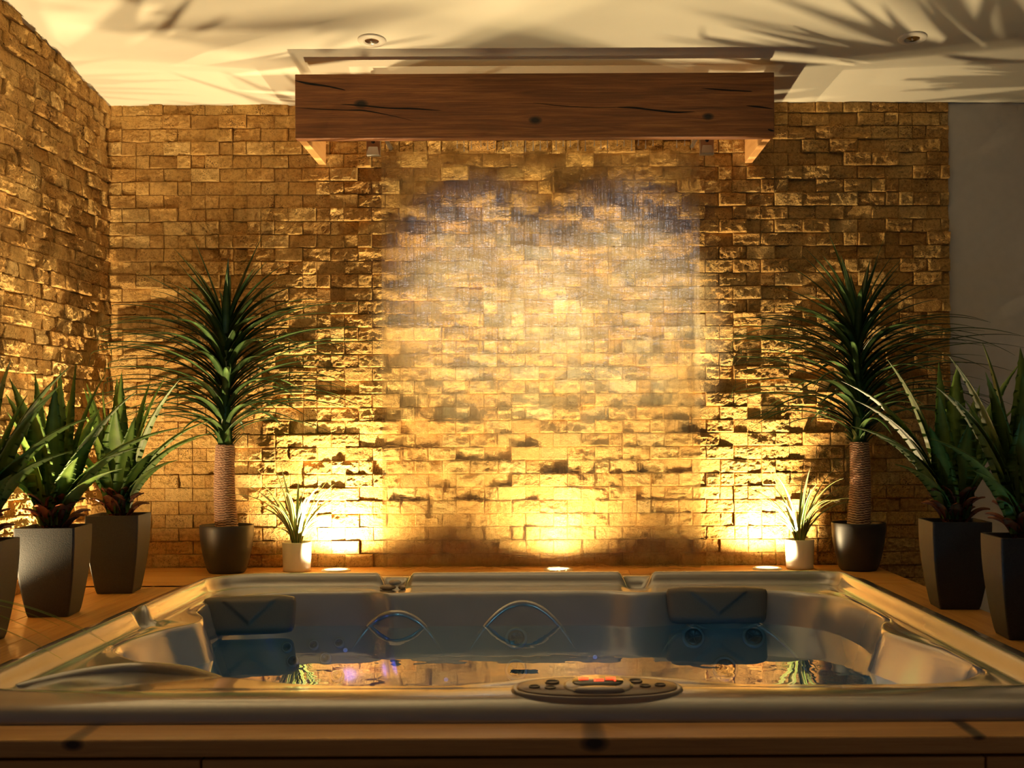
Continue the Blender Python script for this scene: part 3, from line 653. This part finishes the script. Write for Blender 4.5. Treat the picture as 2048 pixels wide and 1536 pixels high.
# gently waved film, closed front and back
n1, n2 = 220, 60; fx = np.linspace(GX0+0.049, GX1-0.057, n1); fz = np.linspace(0.004, 1.515, n2); A, B = np.meshgrid(fx, fz)
yy = -0.0022-0.0010*vnoise(A*30, B*2.2, 5)-0.0007*vnoise(A*8+9, B*9, 6)
Vf = np.stack([A, yy, B], -1).reshape(-1, 3); Vb = np.stack([A, 0*A+0.0025, B], -1).reshape(-1, 3); Ff = grid_faces(n2, n1)
fo = mesh_obj('water_film', np.concatenate([Vf, Vb]), np.concatenate([Ff, Ff[:, ::-1]+len(Vf)]), M['film'], wc)
fo.data.materials.append(M['glass']); fo.data.polygons.foreach_set('material_index', [0]*len(Ff)+[1]*len(Ff))
random.seed(9)
for k in range(34):
    x = -0.30+0.92*k/34+random.uniform(-0.004, 0.004)
    if 0.42 < x < 0.47 or x > 0.55: continue
    b = MB(); L_ = random.uniform(0.028, 0.05)
    b.tube([(x, -0.007, 1.575), (x, -0.009, 1.56), (x, -0.008, 1.54), (x, -0.005, 1.56-L_)], [0.0022, 0.0016, 0.0014, 0.0026], 8); b.build('water_stream', M['droplet'], wc)
# feed pipe behind the beam
fp = empty('spill_pipe', (0, GY+0.0, D+1.590)); tag(fp, 'steel spill pipe hidden above the top edge of the glass', 'pipe')
b = MB(); b.tube([(GX0, 0, 0.0), (GX1, 0, 0.0)], 0.014, 16); b.build('pipe', M['steel'], fp)
for x in (GX0+0.05, GX1-0.05):
    b = MB(); b.tube([(x, 0.0, 0), (x, WY-GY+0.005, 0)], 0.008, 10); b.build('pipe_bracket', M['steel'], fp)

# ------------------------------------------------------------------ beam
BY = 4.14; bz0, bz1 = D+0.516+0.1*0+1.0087, D+0.516+1.2312
bm = empty('wooden_beam', (0.0, 0, 0)); tag(bm, 'dark oiled timber box beam with cracks and knots hanging over the water wall', 'beam')
b = MB(); b.box(-0.849, 0.805, BY, BY+0.042, bz0, bz1, 0.5); b.build('front_board', M['beam'], bm, smooth=False, bevel=0.003)
for x in (-0.845, 0.773):
    b = MB(); b.box(x, x+0.028, BY+0.0425, WY-0.002, bz0+0.002, bz1-0.01, 0.6); b.build('side_board', M['pine'], bm, smooth=False, bevel=0.0015)
def crack(pts, w_):
    """thin dark split on the board's face; pts in (x, z), tapering at both ends"""
    P = cr_open([(x, z) for x, z in pts]); n_ = len(P); vs = []; fs = []
    for i, (x, z) in enumerate(P):
        t = i/(n_-1); h_ = w_*math.sin(PI*min(1, t*1.0))**0.7*(0.8+0.2*math.sin(i*0.31))+0.0002
        vs += [(x, BY-0.0006, z+h_), (x, BY-0.0012, z), (x, BY-0.0006, z-h_)]
    for i in range(n_-1): a = i*3; fs += [(a, a+1, a+4, a+3), (a+1, a+2, a+5, a+4)]
    return mesh_obj('crack', vs, fs, M['crack'], bm)
def cr_open(p):
    out = []
    for i in range(len(p)-1):
        p0 = p[max(i-1, 0)]; p1 = p[i]; p2 = p[i+1]; p3 = p[min(i+2, len(p)-1)]
        for k in range(8):
            t = k/8; out.append(tuple(0.5*((2*p1[c])+(-p0[c]+p2[c])*t+(2*p0[c]-5*p1[c]+4*p2[c]-p3[c])*t*t+(-p0[c]+3*p1[c]-3*p2[c]+p3[c])*t**3) for c in (0, 1)))
    return out+[tuple(p[-1])]
def bp_(cx, cy):   # position on the board from a detail drawing of it (board 1890 x 255 units)
    return (-0.849+(cx-62)/1890*1.654, bz1-(cy-130)/254*0.2225)
crack([bp_(62,155), bp_(120,168), bp_(190,178), bp_(262,194)], 0.0045)
crack([bp_(62,262), bp_(160,268), bp_(260,272), bp_(330,274), bp_(420,290), bp_(530,316)], 0.0022)
crack([bp_(240,248), bp_(340,256), bp_(440,266), bp_(530,268), bp_(640,276)], 0.0032)
crack([bp_(1000,246), bp_(1100,258), bp_(1220,266), bp_(1330,266)], 0.0012)
crack([bp_(1330,266), bp_(1400,268), bp_(1480,278), bp_(1560,286), bp_(1640,284)], 0.0038)
crack([bp_(1665,192), bp_(1760,200), bp_(1830,204), bp_(1865,206)], 0.0028)
crack([bp_(1840,262), bp_(1900,268), bp_(1951,276)], 0.0028)
crack([bp_(1925,356), bp_(1940,360), bp_(1951,362)], 0.0035)

# ------------------------------------------------------------------ lamps
def uplight(x, y, power, label, aim=(0, 0.03, 1), ang=160, col=WARM, r=0.054):
    e = empty('deck_uplight', (x, y, D)); tag(e, label, 'lamp', 'round uplights set in the deck')
    b = MB(); b.lathe([(r, 0.0), (r, 0.003), (r*0.94, 0.006), (r*0.80, 0.007), (r*0.78, 0.004)], 48); b.build('bezel', M['white_ring'], e)
    b = MB(); b.lathe([(r*0.79, 0.003), (r*0.5, 0.0055), (0.0005, 0.006)], 48); b.build('lens', M['uplight_lens'], e)
    lamp_light('uplight_beam', e, (0, 0, 0.016), aim, power, ang, col, 1.0, 0.012)
    return e
uplight(-0.764, 4.425, 150.0, 'lit round deck uplight between the left white pot and the glass panel')
uplight(0.055, 4.425, 115.0, 'lit round deck uplight glowing behind the middle of the water wall')
uplight(0.826, 4.425, 118.0, 'lit round deck uplight beside the right white pot')
uplight(-1.600, 3.93, 100.0, 'lit round deck uplight hidden behind the two left square planters', aim=(0.05, 0.05, 1))
uplight(-1.600, 3.24, 80.0, 'lit round deck uplight by the left wall behind the leftmost square planter', aim=(0.08, 0.10, 1), ang=125)
sl = math.atan(0.126)
def downlight(x, y, label, power=0, aim=None, ang=30, col=(1, 0.95, 0.8), grp='recessed ceiling spotlights'):
    e = empty('ceiling_spotlight', (x, y, ceil_z(y))); tag(e, label, 'lamp', grp); e.rotation_euler = (-sl, 0, 0)
    b = MB(); b.lathe([(0.048, 0.001), (0.048, -0.003), (0.045, -0.006), (0.030, -0.008), (0.026, -0.007), (0.024, 0.0), (0.022, -0.001)], 48); b.build('trim_ring', M['white_ring'], e)
    b = MB(); b.lathe([(0.0235, -0.004), (0.017, -0.0015), (0.008, -0.001), (0.0005, -0.001)], 32); b.build('reflector', M['reflector'], e)
    b = MB(); b.tube([(-0.003, -0.002, -0.004), (0.001, 0.001, -0.009)], 0.003, 8); b.build('bulb', M['white_ring'] if not power else M['uplight_lens'], e)
    if power: lamp_light('spot_beam', e, (0, 0, -0.014), aim, power, ang, col, 0.9, 0.02)
    return e
downlight(-0.566, 4.02, 'unlit round recessed ceiling spotlight above the left part of the beam')
downlight(1.245, 4.02, 'unlit round recessed ceiling spotlight near the top right corner')
for x, tx in ((-0.36, -0.21), (0.46, 0.27)):
    downlight(x, 2.15, ('left' if x < 0 else 'right')+' one of two lit ceiling spotlights aimed at the water wall', 1450, (tx-x, WY-2.15, D+1.27-ceil_z(2.15)), 20, (0.98, 0.96, 0.98))

# ------------------------------------------------------------------ plants
def ribbon(mb, mids, P, side, wid, fold=0.25, thick=0.0012, teeth=0.0, tone=0.0, rnd=None):
    """solid leaf blade along points P; side = across direction; wid(t) half-width"""
    n = len(P); v = []; a = []; m_ = []
    for i, p in enumerate(P):
        t = i/(n-1); d = (P[min(i+1, n-1)]-P[max(i-1, 0)]).normalized()
        s = (side - d*side.dot(d)).normalized(); up = s.cross(d).normalized()
        if up.z < 0 and abs(d.z) < 0.95: pass
        w_ = wid(t); k = w_
        if teeth and i % 4 == 1 and 0.06 < t < 0.93: k = w_+teeth
        c = fold*w_
        v += [p+s*k+up*c, p+s*w_*0.45+up*c*0.28, p-up*0.0, p-s*w_*0.45+up*c*0.28, p-s*k+up*c, p-up*(thick+w_*0.06)]
        m_ += [0.0, 0.45, 1.0, 0.45, 0.0, 0.6]; a += [tone]*6
    f = []
    for i in range(n-1):
        o_ = i*6; q = o_+6
        for j in range(6):
            k = (j+1) % 6; f.append((o_+j, q+j, q+k, o_+k))
    mb.add(v, f, a); mids += m_
def leaf_obj(name, mb, mids, m, parent):
    return mesh_obj(name, mb.v, mb.f, m, parent, True, {'tone': mb.a, 'mid': mids})
def bez(p0, p1, p2, n): return [p0*(1-t)**2+p1*2*t*(1-t)+p2*t*t for t in [i/(n-1) for i in range(n)]]
def square_pot(parent, H=0.250, wt=0.083, wb=0.056, rz=0.0):
    def wd(t): return wb+(wt-wb)*math.sin(min(1, t*1.02)*PI/2)**0.9
    b = MB(); v = []; f = []; cc = 3; nl = 22
    def ringv(w_, z):
        r_ = 0.006; out = []
        for (sx, sy, a0) in ((1,1,0),(-1,1,PI/2),(-1,-1,PI),(1,-1,1.5*PI)):
            for k in range(cc+1): a = a0+k/cc*PI/2; out.append((sx*(w_-r_)+r_*math.cos(a), sy*(w_-r_)+r_*math.sin(a), z))
        return out
    prof_ = [(wb*0.9, 0.0), (wb*0.985, 0.001), (wb, 0.004)]+[(wd(i/nl), H*i/nl) for i in range(1, nl+1)]+[(wt-0.003, H+0.001), (wt-0.008, H), (wt-0.010, H-0.008), (wt-0.012, H-0.03)]
    n = (cc+1)*4
    for (w_, z) in prof_: v += ringv(w_, z)
    for j in range(len(prof_)-1):
        for i in range(n): k = (i+1) % n; f.append((j*n+i, j*n+k, (j+1)*n+k, (j+1)*n+i))
    f.append(tuple(range(n-1, -1, -1))); b.add(v, f); o_ = b.build('planter', M['charcoal'], parent, smooth=False); o_.rotation_euler = (0, 0, rz)
    for pl in o_.data.polygons: pl.use_smooth = False
    b = MB(); s_ = wt-0.011; ns = 10; v = []; f = []
    for j in range(ns+1):
        for i in range(ns+1): v.append((-s_+2*s_*i/ns, -s_+2*s_*j/ns, H-0.018+random.uniform(-0.004, 0.004)))
    for j in range(ns):
        for i in range(ns): a = j*(ns+1)+i; f.append((a, a+1, a+ns+2, a+ns+1))
    b.add(v, f); so = b.build('soil', M['soil'], parent); so.rotation_euler = (0, 0, rz)
def agave(x, y, rz, leaves, label, seed, H=0.250, off=(0, 0)):
    rnd = random.Random(seed)
    e = empty('potted_agave', (x, y, D)); tag(e, label, 'potted plant', 'agaves in tall square planters')
    square_pot(e, H=H, rz=rz)
    zb = H-0.01; base = Vector((off[0], off[1], zb))
    mb = MB(); mids = []
    for L_ in leaves:
        dx, dy, dz = L_[0]/100, L_[1]/100, L_[2]/100; w_ = (L_[3] if len(L_) > 3 else 2.5)/100
        dz = dz*1.08+0.035; w_ *= 1.72
        hd = math.hypot(dx, dy); out = Vector((dx, dy, 0))/(hd+1e-6)
        p0 = base+out*0.014+Vector((0, 0, 0.015)); tip = base+Vector((dx, dy, dz+0.01))
        lean = min(1.3, hd/max(dz, 0.05)); p1 = base+Vector((dx*0.26, dy*0.26, dz*(0.55+0.30*lean)))
        if lean < 0.25: p1 += Vector((rnd.uniform(-0.02, 0.02), rnd.uniform(-0.02, 0), 0))
        P = bez(p0, p1, tip, 46); side = Vector((-out.y, out.x, 0))
        # lean tips curl slightly
        ribbon(mb, mids, P, side, lambda t, w_=w_: w_*(0.62+0.9*t*(1-t)*1.7)*(1-t**2.2)**0.9+0.0004, 0.30, 0.0012, 0.0022, rnd.random()*0.5)
    leaf_obj('leaves', mb, mids, M['agave'], e)
    mb = MB(); mids = []
    for k in range(17):
        a = 2*PI*k/8.5+rnd.uniform(-0.2, 0.2); lv = k/17; out = Vector((math.cos(a), math.sin(a), 0))
        r_ = 0.062-0.030*lv; z0 = 0.0+0.045*lv; L_ = rnd.uniform(0.058, 0.082)
        p0 = base+out*(r_*0.30)+Vector((0, 0, z0-0.005)); p1 = base+out*(r_*0.85)+Vector((0, 0, z0+L_*0.8)); p2 = base+out*(r_+L_*0.5)+Vector((0, 0, z0+L_*(0.60+0.4*lv)))
        wb_ = rnd.uniform(0.017, 0.024)
        ribbon(mb, mids, bez(p0, p1, p2, 12), Vector((-out.y, out.x, 0)), lambda t, wb_=wb_: wb_*(0.8+0.5*t*(1-t))*(1-0.55*t**3), 0.35, 0.0015, 0.002, rnd.random())
    leaf_obj('bracts', mb, mids, M['bract'], e)
    return e
ag1 = [(-14.6,5,35.8,2.6),(-1.6,9,38,1.6),(5,4,39.4,2.6),(12.5,6,36.5,2.2),(22.7,3,32,2.2),(18.7,-7,25.8,2.2),(17,-11,21,2.4),(38.8,-4,22.5,2.3),(27.8,-9,17.4,2.1),(23.6,-12,12,1.8),
       (-17,8,31.6,2.3),(-9,-9,26.5,2.4),(-20,2,22,2.3),(-17,-7,12,2.2),(-22,-3,16,2.2),(0,14,32,2.2),(8,15,28,2.2),(-2,-8,30,2.9),(3,-6,34,2.0),(-6,2,37,2.2),(12,-13,15,2.0)]
ag2 = [(0.5,2,39.5,2.4),(-2.5,6,38,1.8),(14.6,4,38.5,2.3),(20,0,37,2.4),(28,-5,19.5,2.2),(31,-1,21,2.2),(-13.3,6,34.5,2.3),(-11,2,36,2.0),(17,-10,17,2.2),(8,8,37,2.0),(-8,-8,27,2.4),
       (2,-8,29,3.0),(30,3,25,2.0),(-20,0,20,2.2),(5,12,30,2.2),(-14,-9,14,2.0),(22,-9,13,1.9),(9,-10,26,2.2),(-4,-3,34,2.0)]
ag8 = [(-19.4,0,40,2.4),(2.2,3,38.7,3.0),(-2,7,39.4,2.0),(-33,-2,34,2.1),(-30,-4,29,2.2),(-31.5,-6,22,2.2),(-24.5,-9,19,2.2),(21,4,39,2.4),(-10,-9,22,2.4),(9,4,33,2.4),(16,-4,20,2.2),(18,0,27,2.2),
       (2,-9,24,2.9),(-14,5,34,2.2),(-22,3,26,2.2),(6,12,30,2.2),(-6,-5,31,2.4),(12,-9,14,2.0),(-20,-10,12,2.0)]
ag9 = [(-9.5,2,41,2.5),(0.7,4,40,2.8),(4,0,40,3.0),(-19,-1,38,2.3),(-20,-4,29,2.3),(-11,-4,34,2.4),(-25,-5,19,2.2),(-22,0,31,2.2),(10,0,36,2.6),(16,3,30,2.4),(20,-2,24,2.4),(-4,-9,24,3.0),
       (-2,-4,34,2.6),(-12,8,28,2.4),(8,-8,22,2.4),(-16,-9,12,2.0),(14,8,20,2.2)]
ag0 = [(9.5,0,38,2.6),(23,3,36.5,2.2),(23,-3,32,2.4),(22,-6,29.5,2.3),(21.6,-9,19,2.2),(27,-6,17,2.2),(31.5,-3,25,2.3),(-4,2,38,2.6),(-12,0,34,2.4),(-18,-3,24,2.3),(2,-8,26,2.8),(10,8,30,2.2),(-8,-9,18,2.2),(4,-4,34,2.4),(14,-10,12,2.0)]
agave(-1.405, 2.96, math.radians(3), ag0, 'agave in a dark square planter cut off by the left picture edge', 1, H=0.250)
agave(-1.384, 3.395, math.radians(4), ag1, 'green agave in a dark square planter, second from the left picture edge', 2)
agave(-1.370, 3.875, math.radians(4), ag2, 'agave in a dark square planter nearest the left stone corner, its side face lit', 3)
agave(1.188, 3.465, math.radians(-3), ag8, 'dark shaded agave in a square planter beside the right dracaena', 4)
agave(1.190, 2.965, math.radians(-3), ag9, 'dark agave in a square planter cut off by the right picture edge', 5)

def round_pot(parent, H, rt, rb, m, wall_=0.006, straight=False):
    b = MB()
    if straight: prof_ = [(rb*0.94, 0.0), (rb, 0.003), (rb, 0.012), (rt, H-0.002), (rt-0.001, H), (rt-wall_, H), (rt-wall_-0.001, H-0.02)]
    else:
        prof_ = [(rb*0.94, 0.0), (rb, 0.004)]
        for i in range(1, 15): t = i/14; prof_.append((rb+(rt-rb)*math.sin(t*PI/2)**0.85, H*t))
        prof_ += [(rt-0.001, H+0.002), (rt-wall_, H+0.001), (rt-wall_-0.002, H-0.02)]
    b.lathe([(0.0005, 0.0)]+prof_, 64); b.build('planter', m, parent)
    b = MB(); b.lathe([(rt-wall_, H-0.014)]+[((rt-wall_)*k, H-0.014+random.uniform(-0.003, 0.004)) for k in (0.8, 0.6, 0.4, 0.2)]+[(0.0005, H-0.012)], 32); b.build('soil', M['soil'], parent)
def dracaena(x, y, label, seed, mirror=1, H=0.172, trunk=0.315, lean=0.0):
    rnd = random.Random(seed)
    e = empty('potted_dracaena', (x, y, D)); tag(e, label, 'potted plant', 'dracaenas in round charcoal pots')
    round_pot(e, H, 0.097, 0.066, M['charcoal_smooth'])
    # ringed trunk with ragged leaf scars
    b = MB(); v = []; f = []; n = 40; rows = 260; a_ = []
    ztop = H-0.02+trunk
    for j in range(rows+1):
        t = j/rows; z = H-0.02+(trunk)*t; cx = lean*t*0.02+0.008*math.sin(t*2.6)*mirror*-1; rr_ = 0.0395-0.008*t
        ph = (t*27) % 1.0
        for i in range(n):
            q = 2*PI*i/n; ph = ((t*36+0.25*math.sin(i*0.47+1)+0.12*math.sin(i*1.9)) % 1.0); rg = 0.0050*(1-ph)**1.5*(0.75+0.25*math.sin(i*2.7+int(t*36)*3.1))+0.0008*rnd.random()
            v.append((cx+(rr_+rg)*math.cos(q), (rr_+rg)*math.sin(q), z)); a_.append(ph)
    for j in range(rows):
        for i in range(n): k = (i+1) % n; f.append((j*n+i, j*n+k, (j+1)*n+k, (j+1)*n+i))
    f.append(tuple(range(rows*n, (rows+1)*n))); b.add(v, f, a_); b.build('trunk', M['bark'], e, smooth=False)
    b = MB(); cx = lean*0.02+0.008*math.sin(2.6)*mirror*-1
    b.tube([(cx, 0, ztop-0.01), (cx+0.002*mirror, 0, ztop+0.2), (cx+0.006*mirror, 0, ztop+0.40)], [0.028, 0.017, 0.006], 14); b.build('stem', M['dracaena'], e)
    mb = MB(); mids = []; NL = 150
    for k in range(NL):
        s = k/(NL-1); az = k*2.39996+rnd.uniform(-0.25, 0.25); az -= 0.33*math.sin(2*az); zz = ztop-0.005+0.46*s**0.95
        if s < 0.07: ln_ = rnd.uniform(0.05, 0.08); th0, th1, w_ = 0.5, 1.0, 0.009
        else:
            ln_ = rnd.uniform(0.44, 0.58)*(0.80+0.35*math.sin(PI*min(1, s*1.1)))
            th0 = math.radians(42-30*s+rnd.uniform(-5, 5)); th1 = math.radians((118-18*s if s < 0.72 else 105-(s-0.72)*270)+rnd.uniform(-12, 12)); w_ = rnd.uniform(0.0100, 0.0145)
            if s > 0.72: ln_ *= 0.78
        out = Vector((math.cos(az), math.sin(az)*0.9, 0)); side = Vector((-math.sin(az), math.cos(az), 0))
        if out.y < -0.3: ln_ *= 0.80
        if out.y > 0.3: ln_ *= 0.7   # leaves toward the stone wall stay shorter
        p = Vector((cx+0.004*mirror*s, 0, zz))+out*(0.020*(1-s)+0.004); P = [p.copy()]; n_ = 22; pw = 0.68
        for i in range(1, n_):
            t = i/(n_-1); th = th0+(th1-th0)*t**pw; p = p+(out*math.sin(th)+Vector((0, 0, 1))*math.cos(th))*(ln_/(n_-1)); P.append(Vector((max(p.x, -0.452), p.y if p.y < 0.07 else 0.07+0.055*(1-math.exp(-(p.y-0.07)/0.055)), p.z)))
        wv = rnd.uniform(0, 6)
        ribbon(mb, mids, P, side, lambda t, w_=w_: w_*1.15*(0.75+0.9*t*(1-t))*(1-t**2.2)**0.9+0.0003, 0.22, 0.0006, 0, rnd.random())
    leaf_obj('leaves', mb, mids, M['dracaena'], e)
    return e
dracaena(-1.158, 4.395, 'dracaena with ringed trunk in a round dark pot on the left side of the deck', 21, 1)
dracaena(1.153, 4.385, 'dracaena with ringed trunk in a round dark pot on the right side of the deck', 22, -1)
def small_plant(x, y, label, seed, mirror=1):
    rnd = random.Random(seed)
    e = empty('potted_spider_plant', (x, y, D)); tag(e, label, 'potted plant', 'small variegated plants in white pots')
    round_pot(e, 0.108, 0.053, 0.050, M['white_pot'], 0.005, True)
    mb = MB(); mids = []
    for k in range(34):
        s = k/33; az = k*2.39996+rnd.uniform(-0.3, 0.3); out = Vector((math.cos(az), math.sin(az), 0)); side = Vector((-math.sin(az), math.cos(az), 0))
        ln_ = rnd.uniform(0.25, 0.36); th0 = math.radians(rnd.uniform(2, 14)); th1 = math.radians((112-85*s)+rnd.uniform(-12, 12))
        if out.y > 0.4: ln_ *= 0.5
        p = Vector((0, 0, 0.092))+out*rnd.uniform(0.004, 0.014); P = [p.copy()]; n_ = 18
        for i in range(1, n_):
            t = i/(n_-1); th = th0+(th1-th0)*t**1.1; p = p+(out*math.sin(th)+Vector((0, 0, 1))*math.cos(th))*(ln_/(n_-1)); P.append(Vector((p.x, p.y if p.y < 0.05 else 0.05+0.04*(1-math.exp(-(p.y-0.05)/0.04)), p.z)))
        w_ = rnd.uniform(0.0065, 0.0105)
        ribbon(mb, mids, P, side, lambda t, w_=w_: w_*(0.6+1.3*t*(1-t))*(1-t**2.0)**0.9+0.0003, 0.35, 0.0006, 0, rnd.random())
    leaf_obj('leaves', mb, mids, M['variegated'], e)
small_plant(-0.907, 4.42, 'small variegated plant in a white pot beside the left deck uplight', 31)
small_plant(0.950, 4.44, 'small variegated plant in a white pot beside the right deck uplight', 33)
# grass plant whose blades reach into the lower left corner
e = empty('potted_grass', (-1.46, 2.40, D)); tag(e, 'thin green grass blades arching in at the lower left corner', 'potted plant')
round_pot(e, 0.12, 0.07, 0.055, M['charcoal_smooth'])
mb = MB(); mids = []; rnd = random.Random(8)
for (dx, dy, dz, lift) in ((0.56,0.14,-0.045,0.15),(0.50,0.20,-0.03,0.14),(0.44,0.10,-0.02,0.12),(0.42,0.18,0.0,0.11),(0.48,0.04,-0.045,0.10),(-0.1,0.1,0.2,0.2),(0.05,-0.1,0.24,0.2),(0.12,0.12,0.2,0.2),(0.1,-0.2,0.12,0.2),(-0.08,-0.12,0.2,0.2)):
    p0 = Vector((rnd.uniform(-0.02, 0.02), rnd.uniform(-0.02, 0.02), 0.10)); p2 = Vector((dx, dy, 0.10+dz)); p1 = Vector((dx*0.45, dy*0.45, 0.10+lift+0.03))
    d_ = Vector((dx, dy, 0)).normalized(); ribbon(mb, mids, bez(p0, p1, p2, 26), Vector((-d_.y, d_.x, 0)), lambda t: 0.0028*(1-t**4)+0.0004, 0.2, 0.0003, 0, rnd.random())
leaf_obj('leaves', mb, mids, M['grass'], e)
# pale bundle past the right deck edge
n_, k_ = 28, 20; vs = []; fs = []
for j in range(k_+1):
    for i in range(n_+1):
        u = -1+2*i/n_; v_ = -1+2*j/k_; t = max(0, 1-abs(u)**3)**0.5*max(0, 1-abs(v_)**3)**0.5
        vs.append((u*0.20, v_*0.14, 0.70*t+0.03*math.sin(u*7+v_*5)*t))
for j in range(k_):
    for i in range(n_): a = j*(n_+1)+i; fs.append((a, a+1, a+n_+2, a+n_+1))
fs.append(tuple([i for i in range(n_+1)]+[j*(n_+1)+n_ for j in range(1, k_+1)]+[k_*(n_+1)+i for i in range(n_-1, -1, -1)]+[j*(n_+1) for j in range(k_-1, 0, -1)])[::-1])
o_ = mesh_obj('cloth_bundle', vs, fs, M['cloth'], None); o_.location = (1.50, 3.72, 0)
tag(o_, 'pale rounded bundle past the right deck edge, between the two right planters', 'bundle')
